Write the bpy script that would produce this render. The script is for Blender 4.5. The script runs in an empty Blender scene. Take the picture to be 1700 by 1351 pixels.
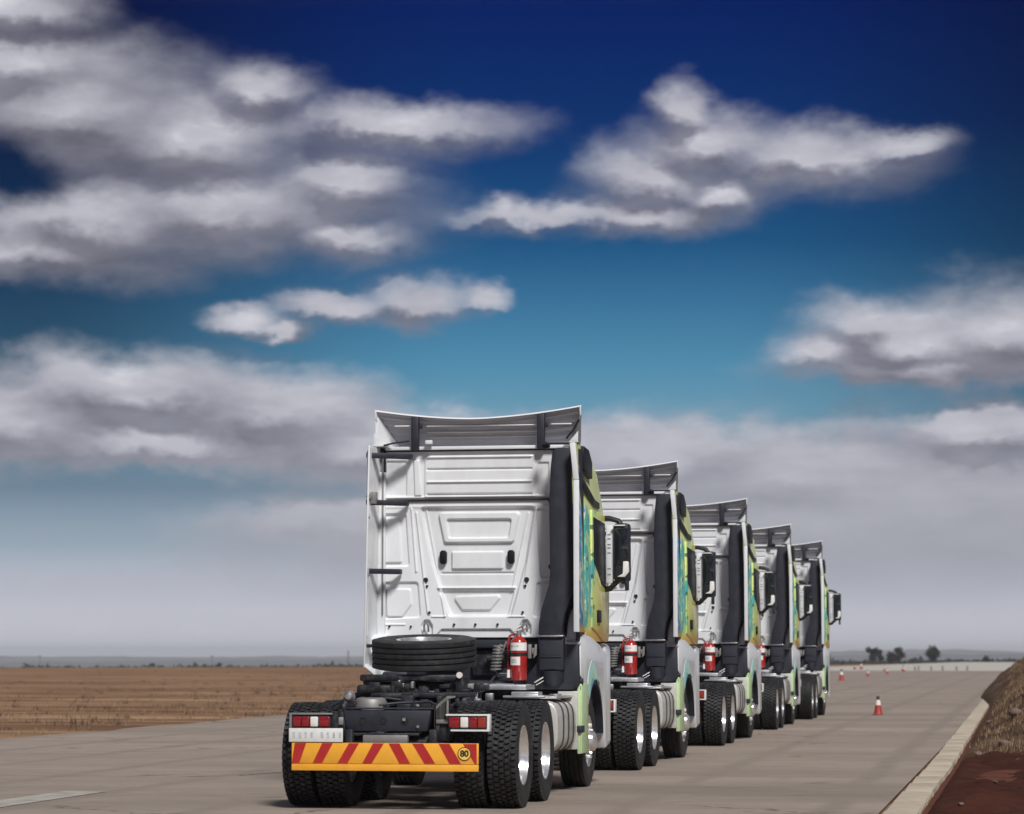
import bpy, bmesh, math, random
import numpy as np
from mathutils import Vector, Matrix
R = math.radians
rng = np.random.default_rng(7)
random.seed(7)
sc = bpy.context.scene
col = sc.collection

# ------------------------------------------------------------------ camera
YAW, PITCH, CAMH, FPX = .1849, .089, 1.548, 4600.8
cd = bpy.data.cameras.new('camera')
cam = bpy.data.objects.new('camera', cd)
col.objects.link(cam)
sc.camera = cam
cd.sensor_width = 36
cd.lens = FPX / 1700 * 36
cd.clip_start = .1
cd.clip_end = 30000
cam.location = (0, 0, CAMH)
cam.rotation_euler = (math.pi / 2 + PITCH, 0, YAW)
cd.dof.use_dof = True
cd.dof.focus_distance = 33
cd.dof.aperture_fstop = 2.8

# ------------------------------------------------------------------ view
sc.view_settings.view_transform = 'Standard'
sc.view_settings.look = 'None'
sc.view_settings.gamma = 1
sc.view_settings.exposure = 0.0

# ------------------------------------------------------------------ sun
SUN_EL, SUN_AZ = R(46), R(150)            # azimuth clockwise from +Y: behind the camera, to the right
sun_dir = Vector((math.sin(SUN_AZ) * math.cos(SUN_EL), math.cos(SUN_AZ) * math.cos(SUN_EL), math.sin(SUN_EL)))
sl = bpy.data.lights.new('sun', 'SUN')
sl.energy = 3.7
sl.angle = R(13)
sl.color = (1, .98, .955)
sun = bpy.data.objects.new('sun', sl)
sun.rotation_euler = sun_dir.to_track_quat('Z', 'Y').to_euler()
col.objects.link(sun)

# ------------------------------------------------------------------ node helpers
def N(nt, kind, **kw):
    n = nt.nodes.new(kind)
    for k, v in kw.items():
        setattr(n, k, v)
    return n

def put(nt, sock, v):
    if hasattr(v, 'is_output'):
        nt.links.new(v, sock)
    elif v is not None:
        if hasattr(sock.default_value, '__len__') and len(sock.default_value) == 4 and len(v) == 3:
            v = (*v, 1)
        sock.default_value = v

def math_n(nt, op, a, b=None, c=None, clamp=False):
    n = N(nt, 'ShaderNodeMath', operation=op, use_clamp=clamp)
    put(nt, n.inputs[0], a)
    if b is not None: put(nt, n.inputs[1], b)
    if c is not None: put(nt, n.inputs[2], c)
    return n.outputs[0]

def vmath(nt, op, a, b=None, c=None):
    n = N(nt, 'ShaderNodeVectorMath', operation=op)
    put(nt, n.inputs[0], a)
    if b is not None: put(nt, n.inputs[1], b)
    if c is not None: put(nt, n.inputs[2], c)
    return n.outputs['Value'] if op in ('LENGTH', 'DOT_PRODUCT') else n.outputs[0]

def maprange(nt, v, a, b, c=0., d=1., smooth=False):
    n = N(nt, 'ShaderNodeMapRange', interpolation_type='SMOOTHSTEP' if smooth else 'LINEAR')
    for i, q in enumerate((v, a, b, c, d)):
        put(nt, n.inputs[i], q)
    return n.outputs[0]

def mixc(nt, f, a, b, mode='MIX'):
    n = N(nt, 'ShaderNodeMix', data_type='RGBA', blend_type=mode)
    put(nt, n.inputs[0], f); put(nt, n.inputs[6], a); put(nt, n.inputs[7], b)
    return n.outputs[2]

def ramp(nt, f, stops, interp='LINEAR'):
    n = N(nt, 'ShaderNodeValToRGB')
    n.color_ramp.interpolation = interp
    e = n.color_ramp.elements
    while len(e) < len(stops): e.new(.5)
    for i, (p, c) in enumerate(stops):
        e[i].position = p
        e[i].color = (*c, 1) if len(c) == 3 else c
    put(nt, n.inputs[0], f)
    return n.outputs[0]

def noise(nt, vec, scale, detail=4, rough=.55, out=0, dist=0.):
    n = N(nt, 'ShaderNodeTexNoise')
    put(nt, n.inputs['Vector'], vec)
    n.inputs['Scale'].default_value = scale
    n.inputs['Detail'].default_value = detail
    n.inputs['Roughness'].default_value = rough
    n.inputs['Distortion'].default_value = dist
    return n.outputs[out]

# ------------------------------------------------------------------ sky: Nishita, deep-blue tint with a vignette, broken cumulus
world = bpy.data.worlds.new('World')
sc.world = world
world.use_nodes = True
wt = world.node_tree
bg = wt.nodes['Background']
bg.inputs['Strength'].default_value = .1
sky = N(wt, 'ShaderNodeTexSky', sky_type='NISHITA', sun_disc=False)
sky.sun_elevation = SUN_EL
sky.sun_rotation = SUN_AZ

def px_dir(px, py):
    f = Vector((-math.sin(YAW) * math.cos(PITCH), math.cos(YAW) * math.cos(PITCH), math.sin(PITCH)))
    r = Vector((math.cos(YAW), math.sin(YAW), 0))
    u = r.cross(f)
    return (f + r * ((px - 850) / FPX) + u * ((675.5 - py) / FPX)).normalized()

def az_el(px, py):
    d = px_dir(px, py)
    return math.atan2(d.x, d.y) + YAW, math.asin(d.z)

tcw = N(wt, 'ShaderNodeTexCoord').outputs['Generated']
dirn = vmath(wt, 'NORMALIZE', tcw)
sx = N(wt, 'ShaderNodeSeparateXYZ')
put(wt, sx.inputs[0], dirn)
az = math_n(wt, 'ADD', math_n(wt, 'ARCTAN2', sx.outputs[0], sx.outputs[1]), YAW)
el = math_n(wt, 'ARCSINE', sx.outputs[2])
uvn = N(wt, 'ShaderNodeCombineXYZ')
put(wt, uvn.inputs[0], az); put(wt, uvn.inputs[1], el)
uv = uvn.outputs[0]
stretched = vmath(wt, 'MULTIPLY', dirn, (1, 1, 1.7))
warp1 = vmath(wt, 'SUBTRACT', noise(wt, stretched, 26, 5, .55, 1), (.5, .5, .5))
warp2 = vmath(wt, 'SUBTRACT', noise(wt, stretched, 95, 4, .6, 1), (.5, .5, .5))
wv = vmath(wt, 'ADD', vmath(wt, 'MULTIPLY', warp1, (.022, .016, 0)), vmath(wt, 'MULTIPLY', warp2, (.008, .008, 0)))
uvw = vmath(wt, 'ADD', uv, wv)

CLOUDS = [  # centre x, y and radii in the picture's own angular scale
    (110, 190, 270, 110), (330, 235, 200, 95), (20, 110, 190, 70), (430, 150, 80, 45), (650, 210, 190, 42),
    (560, 300, 135, 62), (380, 345, 310, 85), (150, 370, 250, 85), (60, 420, 260, 48), (570, 392, 130, 42), (30, 10, 120, 50),
    (690, 500, 100, 42), (560, 510, 95, 30), (800, 492, 46, 24), (400, 528, 70, 28), (470, 545, 60, 18),
    (1140, 185, 42, 52), (1175, 245, 110, 55), (1085, 300, 115, 55), (1340, 270, 185, 55), (1070, 358, 150, 36),
    (900, 360, 150, 22), (836, 350, 34, 30), (1490, 238, 80, 24), (1190, 325, 90, 45),
    (1500, 572, 185, 70), (1660, 562, 230, 86), (1375, 590, 105, 42), (1430, 545, 100, 55), (1530, 615, 250, 34), (1640, 715, 200, 55),
    (230, 655, 330, 82), (0, 705, 300, 95), (450, 690, 240, 85), (620, 745, 260, 78), (300, 740, 420, 50),
    (1010, 800, 420, 112), (1300, 800, 420, 110), (1560, 850, 460, 150), (1000, 930, 760, 150), (1350, 880, 620, 210), (620, 870, 330, 60), (1100, 760, 360, 78), (350, 1000, 700, 60)]
gcl = bpy.data.node_groups.new('cloud_field', 'ShaderNodeTree')
gcl.interface.new_socket('uv', in_out='INPUT', socket_type='NodeSocketVector')
gcl.interface.new_socket('d', in_out='OUTPUT', socket_type='NodeSocketFloat')
gi = N(gcl, 'NodeGroupInput'); go = N(gcl, 'NodeGroupOutput')
acc = None
for cx, cy, rx, ry in CLOUDS:
    a, e = az_el(cx, cy)
    rx, ry = rx / FPX, ry / FPX
    L = vmath(gcl, 'LENGTH', vmath(gcl, 'MULTIPLY_ADD', gi.outputs[0], (1 / rx, 1 / ry, 0), (-a / rx, -e / ry, 0)))
    acc = L if acc is None else math_n(gcl, 'SMOOTH_MIN', acc, L, .45)
a, e = az_el(5, 292); rx, ry = 80 / FPX, 50 / FPX                # a gap of clear sky in the left-hand mass
hole = vmath(gcl, 'LENGTH', vmath(gcl, 'MULTIPLY_ADD', gi.outputs[0], (1 / rx, 1 / ry, 0), (-a / rx, -e / ry, 0)))
acc = math_n(gcl, 'SMOOTH_MAX', acc, math_n(gcl, 'SUBTRACT', 2.0, hole), .3)
gcl.links.new(acc, go.inputs[0])
def field(v):
    n = N(wt, 'ShaderNodeGroup'); n.node_tree = gcl
    put(wt, n.inputs[0], v)
    return n.outputs[0]
# the rest of the dome: the same kind of broken cloud, from noise alone
fbm = noise(wt, vmath(wt, 'MULTIPLY', dirn, (1, 1, 2.2)), 5.5, 7, .55)
fbm_up = noise(wt, vmath(wt, 'ADD', vmath(wt, 'MULTIPLY', dirn, (1, 1, 2.2)), (0, 0, .05)), 5.5, 7, .55)
outside = maprange(wt, math_n(wt, 'MAXIMUM', math_n(wt, 'ABSOLUTE', az), math_n(wt, 'SUBTRACT', el, .03)), .20, .27, 0, 1, True)
def rest(f): return maprange(wt, f, .30, .70, 2.1, .1)
grain = noise(wt, vmath(wt, 'MULTIPLY', dirn, (1, 1, 3)), 30, 4, .55)
core = maprange(wt, el, R(5), R(8.5), .50, .12)
soft = maprange(wt, el, R(5), R(8.5), 1.10, 1.62)      # the higher clouds are thinner and softer-edged
def cloud(d0, d1):
    dens = maprange(wt, d0, soft, core, 0, 1, True)
    lit = maprange(wt, math_n(wt, 'SUBTRACT', d1, d0), -.16, .34)
    lit2 = math_n(wt, 'ADD', math_n(wt, 'MULTIPLY', lit, .62), math_n(wt, 'MULTIPLY', math_n(wt, 'SUBTRACT', grain, .28), .75), None, True)
    c = ramp(wt, lit2, [(0, (.15, .148, .185)), (.32, (.27, .268, .32)), (.60, (.39, .39, .45)), (.85, (.54, .54, .60)), (1, (.74, .74, .79))])
    c = mixc(wt, maprange(wt, el, R(5.2), R(2.2), 0, .75, True), c, (.42, .43, .485))      # low, far cloud seen through more air
    return dens, vmath(wt, 'MULTIPLY', c, (10, 10, 10))
fluff = math_n(wt, 'MULTIPLY', math_n(wt, 'SUBTRACT', noise(wt, stretched, 48, 4, .5), .5), .55)
den_in, col_in = cloud(math_n(wt, 'ADD', field(uvw), fluff), math_n(wt, 'ADD', field(vmath(wt, 'ADD', uvw, (0.002, .008, 0))), fluff))
den_out, col_out = cloud(rest(fbm), rest(fbm_up))
elr = maprange(wt, el, 0, R(15))
tgt = [(0, (.52, .54, .62), (.335, .34, .285)), (1.2, (.46, .48, .56), (.48, .49, .39)), (2.2, (.29, .35, .43), (.536, .58, .50)), (3.4, (.16, .24, .325), (.53, .63, .60)),
       (5.0, (.13, .30, .43), (.46, .60, .65)), (6.0, (.075, .25, .40), (.437, .58, .659)), (8.5, (.010, .085, .215), (.349, .494, .632)),
       (10.9, (.002, .030, .145), (.284, .426, .592)), (13.2, (.0003, .014, .115), (.243, .369, .542)), (15, (.0003, .012, .105), (.235, .355, .53))]
tint = ramp(wt, elr, [(e / 15, tuple(a / b for a, b in zip(t, n))) for e, t, n in tgt])
base = mixc(wt, 1, sky.outputs[0], vmath(wt, 'MULTIPLY', tint, (1, 1, 1)), 'MULTIPLY')
# vignette baked into the sky colour: darker away from the bearing straight ahead
pol = math_n(wt, 'MULTIPLY', maprange(wt, math_n(wt, 'ABSOLUTE', math_n(wt, 'SUBTRACT', az, .03)), .04, .21, 0, .80, True), maprange(wt, el, R(2.5), R(6), 0, 1, True))
base = mixc(wt, pol, base, vmath(wt, 'MULTIPLY', base, (.10, .13, .18)))
hz = maprange(wt, el, R(2.4), R(.6), 0, 1, True)         # clouds melt into the low haze
def blend(d, c):
    f = math_n(wt, 'MULTIPLY', d, math_n(wt, 'SUBTRACT', .96, math_n(wt, 'MULTIPLY', hz, .85)))
    return mixc(wt, f, base, c)
bg2 = N(wt, 'ShaderNodeBackground'); bg2.inputs['Strength'].default_value = .1
put(wt, bg.inputs['Color'], blend(den_in, col_in)); put(wt, bg2.inputs['Color'], blend(den_out, col_out))
mx = N(wt, 'ShaderNodeMixShader')
put(wt, mx.inputs[0], outside); wt.links.new(bg.outputs[0], mx.inputs[1]); wt.links.new(bg2.outputs[0], mx.inputs[2])
wt.links.new(mx.outputs[0], wt.nodes['World Output'].inputs['Surface'])

# ------------------------------------------------------------------ materials
MATS = {}
def mat(name, color, rough=.5, metal=0., var=.12, vscale=6., bump=0., bscale=40., coat=0., spec=.5, trans=0., dirt=None, world=False):
    m = bpy.data.materials.new(name); m.use_nodes = True
    nt = m.node_tree
    p = nt.nodes['Principled BSDF']
    tc = N(nt, 'ShaderNodeTexCoord').outputs['Object']
    if world: tc = vmath(nt, 'MULTIPLY', N(nt, 'ShaderNodeNewGeometry').outputs['Position'], (1, 1, .45))   # dirt runs downwards, different on every truck
    n1 = noise(nt, tc, vscale, 5, .6)
    k = maprange(nt, n1, .3, .7, 1 - var, 1 + var)
    c = mixc(nt, 1, (*color, 1), vmath(nt, 'MULTIPLY', (1, 1, 1), k), 'MULTIPLY')
    nt.nodes[-1]
    if dirt:
        dc, amt, ds = dirt
        c = mixc(nt, maprange(nt, noise(nt, tc, ds, 6, .65), .5, .75, 0, amt), c, (*dc, 1))
    put(nt, p.inputs['Base Color'], c)
    p.inputs['Metallic'].default_value = metal
    put(nt, p.inputs['Roughness'], maprange(nt, n1, .3, .7, max(.03, rough - .08), min(1, rough + .08)))
    p.inputs['Coat Weight'].default_value = coat
    p.inputs['Specular IOR Level'].default_value = spec
    p.inputs['Transmission Weight'].default_value = trans
    if bump:
        b = N(nt, 'ShaderNodeBump')
        b.inputs['Strength'].default_value = bump
        b.inputs['Distance'].default_value = .01
        put(nt, b.inputs['Height'], noise(nt, tc, bscale, 6, .65))
        nt.links.new(b.outputs[0], p.inputs['Normal'])
    MATS[name] = m
    return m

dust = (.30, .25, .20)
mat('white_paint', (.75, .765, .78), .38, 0, .03, 3, coat=.3, dirt=(dust, .12, 5))
mat('wall_paint', (.75, .765, .78), .42, 0, .04, 3, coat=.2, dirt=((.36, .33, .30), .28, 2.2), world=True)
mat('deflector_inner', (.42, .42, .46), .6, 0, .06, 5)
mat('black_plastic', (.017, .019, .030), .55, 0, .2, 8, .15, 160, dirt=((.07, .065, .062), .18, 9))
mat('gloss_black', (.008, .008, .010), .45, 0, .1, 5, spec=.3)
mat('band_dark', (.06, .055, .055), .5, .3, .1, 8)
mat('chassis', (.012, .0125, .017), .5, 0, .25, 9, .2, 60, dirt=((.15, .138, .13), .45, 16))
mat('rubber', (.014, .014, .016), .62, 0, .25, 10, .2, 90, dirt=((.12, .108, .10), .38, 11))  # dirt: tyre dust, raised to stand in for grey tread highlights
mat('rim_paint', (.86, .85, .84), .24, .85, .05, 8, dirt=((.24, .2, .16), .15, 12))
mat('steel', (.62, .61, .60), .33, .9, .12, 12, .1, 80)
mat('aluminium', (.66, .66, .67), .38, .75, .1, 10, .15, 50, dirt=((.2, .18, .15), .35, 11))
mat('tank_paint', (.60, .59, .55), .36, .25, .06, 5, dirt=((.25, .22, .18), .3, 7))
mat('strap', (.26, .25, .24), .5, .4, .1, 8)
mat('green_panel', (.50, .66, .36), .42, 0, .06, 5, dirt=(dust, .25, 8))
mat('board_orange', (.86, .40, .035), .4, 0, .05, 7, dirt=((.35, .2, .08), .25, 9))
mat('board_red', (.42, .022, .02), .4, 0, .08, 9)
mat('badge_yellow', (.88, .55, .10), .4, 0, .04, 9)
mat('ink', (.015, .014, .014), .5)
mat('lens_red', (.24, .008, .012), .18, 0, .1, 40, coat=.6)
mat('lens_orange', (.30, .03, .016), .18, 0, .1, 40, coat=.6)
mat('lens_white', (.78, .74, .70), .2, 0, .05, 40, coat=.6)
mat('red_paint', (.36, .018, .015), .28, 0, .08, 9, coat=.4)
mat('label_white', (.76, .75, .73), .5, 0, .05, 20)
mat('plate_white', (.70, .71, .69), .45, 0, .05, 20)
mat('plate_mark', (.48, .49, .49), .5, 0, .3, 30)
mat('glass_dark', (.012, .015, .018), .06, 0, .1, 4, coat=.5)
mat('cone_red', (.36, .030, .022), .5, 0, .1, 12, dirt=((.2, .1, .07), .3, 8))
mat('cone_white', (.72, .68, .64), .5, 0, .06, 12)
mat('cone_black', (.03, .026, .026), .6)
mat('kerb_concrete', (.47, .405, .32), .95, 0, .2, 4, .5, 60, dirt=((.15, .11, .08), .6, 3), spec=.2)
mat('far_concrete', (.47, .44, .385), .9, 0, .12, .15)
mat('line_paint', (.40, .38, .33), .85, 0, .2, 3, dirt=((.22, .18, .145), .95, 2.5))
mat('straw', (.26, .17, .10), .9, 0, .35, 2)
mat('straw_dark', (.085, .052, .03), .9, 0, .4, 1.2)
mat('stone', (.17, .115, .09), .9, 0, .3, 6, .5, 30)
mat('trunk', (.07, .055, .045), .9, 0, .2, 3)
mat('leaf', (.026, .036, .026), .8, 0, .35, .8)
mat('scrub', (.035, .036, .028), .95, 0, .35, .06)
mat('hill', (.085, .090, .100), 1, 0, .25, .004)
mat('mast_steel', (.22, .22, .23), .6, .4)

# painted side livery: vinyl print in blue, green and yellow
def livery():
    m = bpy.data.materials.new('livery'); m.use_nodes = True
    nt = m.node_tree; p = nt.nodes['Principled BSDF']
    tc = N(nt, 'ShaderNodeTexCoord').outputs['Object']
    s = N(nt, 'ShaderNodeSeparateXYZ'); put(nt, s.inputs[0], tc)
    w = math_n(nt, 'MULTIPLY', math_n(nt, 'SUBTRACT', noise(nt, tc, 2.6, 5, .6), .5), 2.6)
    yy = math_n(nt, 'ADD', s.outputs[1], w)
    c = ramp(nt, maprange(nt, yy, 3.15, 5.5), [(0, (.05, .30, .60)), (.11, (.06, .40, .66)), (.13, (.78, .84, .82)), (.20, (.74, .82, .74)), (.22, (.30, .62, .34)),
             (.32, (.05, .42, .38)), (.42, (.08, .46, .40)), (.45, (.48, .68, .26)), (.60, (.74, .82, .28)), (.8, (.84, .86, .28)), (1, (.88, .84, .24))])
    top = maprange(nt, s.outputs[2], 3.22, 3.3)
    c = mixc(nt, top, c, (.76, .80, .32))
    zz = math_n(nt, 'ADD', s.outputs[2], math_n(nt, 'MULTIPLY', w, .10))
    low = maprange(nt, zz, 1.90, 1.80)
    c = mixc(nt, low, c, (.80, .52, .10))
    # dark motif spots of the print
    v = N(nt, 'ShaderNodeTexVoronoi'); put(nt, v.inputs['Vector'], vmath(nt, 'MULTIPLY', tc, (1, 2.2, 5)))
    v.inputs['Scale'].default_value = 1.6
    band = math_n(nt, 'MULTIPLY', maprange(nt, s.outputs[1], 3.75, 3.85), maprange(nt, s.outputs[1], 4.5, 4.4))
    spots = math_n(nt, 'MULTIPLY', math_n(nt, 'LESS_THAN', v.outputs['Distance'], .26), band)
    zb = math_n(nt, 'MULTIPLY', maprange(nt, s.outputs[2], 3.15, 3.1), maprange(nt, s.outputs[2], 2.0, 2.05))
    c = mixc(nt, math_n(nt, 'MULTIPLY', math_n(nt, 'MULTIPLY', spots, zb), .85), c, (.025, .10, .10))
    c = mixc(nt, maprange(nt, math_n(nt, 'ABSOLUTE', s.outputs[0]), 1.13, 1.14), (.72, .73, .75), c)
    put(nt, p.inputs['Base Color'], c)
    p.inputs['Roughness'].default_value = .35
    p.inputs['Coat Weight'].default_value = .3
    MATS['livery'] = m
livery()

def arch_graphic():
    m = bpy.data.materials.new('arch_graphic'); m.use_nodes = True
    nt = m.node_tree; p = nt.nodes['Principled BSDF']
    tc = N(nt, 'ShaderNodeTexCoord').outputs['Object']
    d = vmath(nt, 'LENGTH', vmath(nt, 'MULTIPLY', vmath(nt, 'SUBTRACT', tc, (0, 4.4, 1.05)), (0, 1, 1)))
    c = ramp(nt, d, [(0, (.05, .30, .50)), (.16, (.12, .45, .62)), (.22, (.45, .72, .50)), (.30, (.50, .78, .74)), (.40, (.45, .75, .72)), (.43, (.03, .05, .05))], 'CONSTANT')
    put(nt, p.inputs['Base Color'], c); p.inputs['Roughness'].default_value = .4
    MATS['arch_graphic'] = m
arch_graphic()

# ------------------------------------------------------------------ mesh helpers
class B:
    def __init__(s): s.bm = bmesh.new()
    def _add(s, vs, fs):
        v = [s.bm.verts.new(p) for p in vs]
        out = []
        for f in fs:
            try: out.append(s.bm.faces.new([v[i] for i in f]))
            except ValueError: pass
        return v, out
    def _bev(s, faces, w, seg=2):
        e = list({e for f in faces for e in f.edges})
        bmesh.ops.bevel(s.bm, geom=e, offset=w, segments=seg, affect='EDGES', profile=.5, clamp_overlap=True)
    def box(s, x0, x1, y0, y1, z0, z1, bev=0, seg=2, M=None):
        vs = [(x, y, z) for z in (z0, z1) for y in (y0, y1) for x in (x0, x1)]
        if M: vs = [M @ Vector(v) for v in vs]
        v, f = s._add(vs, [(0, 2, 3, 1), (4, 5, 7, 6), (0, 1, 5, 4), (2, 6, 7, 3), (0, 4, 6, 2), (1, 3, 7, 5)])
        if bev: s._bev(f, bev, seg)
        return s
    def prism(s, poly, axis, a, b, bev=0, seg=2):
        def P(u, v, w): return {'x': (w, u, v), 'y': (u, w, v), 'z': (u, v, w)}[axis]
        n = len(poly)
        vs = [P(u, v, a) for u, v in poly] + [P(u, v, b) for u, v in poly]
        fs = [tuple(range(n))[::-1], tuple(range(n, 2 * n))] + [(i, (i + 1) % n, n + (i + 1) % n, n + i) for i in range(n)]
        v, f = s._add(vs, fs)
        bmesh.ops.recalc_face_normals(s.bm, faces=f)
        if bev: s._bev(f, bev, seg)
        return s
    def cyl(s, p0, p1, r0, r1=None, n=16, cap=True):
        r1 = r0 if r1 is None else r1
        p0, p1 = Vector(p0), Vector(p1)
        q = (p1 - p0).to_track_quat('Z', 'Y')
        vs = []
        for p, r in ((p0, r0), (p1, r1)):
            for i in range(n):
                a = 2 * math.pi * i / n
                vs.append(p + q @ Vector((r * math.cos(a), r * math.sin(a), 0)))
        fs = [(i, (i + 1) % n, n + (i + 1) % n, n + i) for i in range(n)]
        if cap: fs += [tuple(range(n))[::-1], tuple(range(n, 2 * n))]
        s._add(vs, fs); return s
    def tube(s, pts, r, n=8):
        pts = [Vector(p) for p in pts]; vs = []
        rr = r if hasattr(r, '__len__') else [r] * len(pts)
        for i, p in enumerate(pts):
            t = (pts[min(i + 1, len(pts) - 1)] - pts[max(i - 1, 0)]).normalized()
            q = t.to_track_quat('Z', 'Y')
            for k in range(n):
                a = 2 * math.pi * k / n
                vs.append(p + q @ Vector((rr[i] * math.cos(a), rr[i] * math.sin(a), 0)))
        fs = [(i * n + k, i * n + (k + 1) % n, (i + 1) * n + (k + 1) % n, (i + 1) * n + k) for i in range(len(pts) - 1) for k in range(n)]
        fs += [tuple(range(n))[::-1], tuple((len(pts) - 1) * n + k for k in range(n))]
        s._add(vs, fs); return s
    def lathe(s, prof, c=(0, 0, 0), axis='x', n=48, closed=False):
        vs = []
        for r, h in prof:
            for i in range(n):
                a = 2 * math.pi * i / n
                u, v = r * math.cos(a), r * math.sin(a)
                p = {'x': (h, u, v), 'z': (u, v, h), 'y': (u, h, v)}[axis]
                vs.append((c[0] + p[0], c[1] + p[1], c[2] + p[2]))
        m = len(prof); fs = []
        for j in range(m if closed else m - 1):
            k = (j + 1) % m
            fs += [(j * n + i, j * n + (i + 1) % n, k * n + (i + 1) % n, k * n + i) for i in range(n)]
        s._add(vs, fs); return s
    def quad(s, *pts): s._add(pts, [tuple(range(len(pts)))]); return s
    def mesh(s, name, m, smooth=35, recalc=True):
        if recalc: bmesh.ops.recalc_face_normals(s.bm, faces=s.bm.faces)
        me = bpy.data.meshes.new(name)
        s.bm.to_mesh(me); s.bm.free()
        me.materials.append(MATS[m])
        if smooth:
            me.shade_smooth()
            me.set_sharp_from_angle(angle=R(smooth))
        return me
    def pieces(s, name, m, parent=None, smooth=35, tol=.004):   # every separate piece becomes an object of its own
        bmesh.ops.recalc_face_normals(s.bm, faces=s.bm.faces)
        s.bm.verts.index_update(); seen = set(); comps = []
        for v in s.bm.verts:
            if v in seen: continue
            st_ = [v]; seen.add(v); c = []
            while st_:
                w = st_.pop(); c.append(w)
                for e in w.link_edges:
                    o_ = e.other_vert(w)
                    if o_ not in seen: seen.add(o_); st_.append(o_)
            comps.append(c)
        bb = lambda c: [(min(v.co[k] for v in c) - tol, max(v.co[k] for v in c) + tol) for k in range(3)]
        comps = [(c, bb(c)) for c in comps]; merged = True
        while merged:
            merged = False
            for i in range(len(comps)):
                for j in range(i + 1, len(comps)):
                    A, C = comps[i][1], comps[j][1]
                    if all(A[k][0] <= C[k][1] and C[k][0] <= A[k][1] for k in range(3)):
                        c = comps[i][0] + comps[j][0]; comps[i] = (c, bb(c)); comps.pop(j); merged = True; break
                if merged: break
        out = []
        for c, _ in comps:
            idx = {v: i for i, v in enumerate(c)}; fs = {f for v in c for f in v.link_faces}
            q = B(); q._add([v.co.copy() for v in c], [[idx[v] for v in f.verts] for f in fs])
            out.append(q.obj(name, m, parent, smooth, False))
        s.bm.free()
        return out
    def obj(s, name, m, parent=None, smooth=35, recalc=True):
        return link(name, s.mesh(name, m, smooth, recalc), parent)

def link(name, data, parent=None):
    o = bpy.data.objects.new(name, data)
    col.objects.link(o)
    o.parent = parent
    return o
def tag(o, label=None, cat=None, group=None, kind=None):
    for k, v in (('label', label), ('category', cat), ('group', group), ('kind', kind)):
        if v: o[k] = v
    return o
def np_mesh(name, V, F, m, smooth=False):
    me = bpy.data.meshes.new(name)
    V = np.asarray(V, dtype=np.float32); F = np.asarray(F, dtype=np.int32)
    k = F.shape[1]
    me.vertices.add(len(V)); me.vertices.foreach_set('co', V.ravel())
    me.loops.add(F.size); me.loops.foreach_set('vertex_index', F.ravel())
    me.polygons.add(len(F)); me.polygons.foreach_set('loop_start', np.arange(0, F.size, k, dtype=np.int32))
    me.update(calc_edges=True); me.validate()
    me.materials.append(MATS[m] if isinstance(m, str) else m)
    if smooth: me.shade_smooth()
    return me
def children(o): return [c for c in bpy.data.objects if c.parent == o]
def copy_tree(o, parent=None):
    c = o.copy(); col.objects.link(c); c.parent = parent
    for ch in children(o): copy_tree(ch, c)
    return c
def vnoise(x, y, seed=0):        # smooth value noise
    r = np.random.default_rng(seed).random((64, 64))
    xi, yi = np.floor(x).astype(int), np.floor(y).astype(int)
    fx, fy = x - xi, y - yi
    fx, fy = fx * fx * (3 - 2 * fx), fy * fy * (3 - 2 * fy)
    g = lambda a, b: r[a % 64, b % 64]
    return (g(xi, yi) * (1 - fx) + g(xi + 1, yi) * fx) * (1 - fy) + (g(xi, yi + 1) * (1 - fx) + g(xi + 1, yi + 1) * fx) * fy
def fbm2(x, y, seed=0, o=4):
    t = 0; a = .5
    for i in range(o):
        t = t + a * (vnoise(x, y, seed + i) - .5); x, y, a = x * 2.03, y * 2.03, a * .5
    return t

# ================================================================== SETTING
# ---- ground
def ground_z(x, y):
    r = np.hypot(x, y)
    a = np.arctan2(x, np.maximum(y, 1e-3)) + YAW                 # -.185 left edge of the frame .. +.185 right edge
    k = np.interp(a, [-.4, -.19, 0, .19, .4], [.0098, .0088, .0062, .0022, .0015])
    far = np.maximum(0, r - 300)
    z = -k * far * (far / (far + 200))
    z = np.where(y > 0, z, 0)
    return z
def grid_mesh(name, xs, ys, zf, m, smooth=True):
    X, Y = np.meshgrid(xs, ys)
    Z = zf(X, Y)
    V = np.stack([X, Y, Z], -1).reshape(-1, 3)
    nx, ny = len(xs), len(ys)
    i = np.arange(nx - 1)[None, :] + nx * np.arange(ny - 1)[:, None]
    F = np.stack([i, i + 1, i + 1 + nx, i + nx], -1).reshape(-1, 4)
    return np_mesh(name, V, F, m, smooth)

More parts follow.
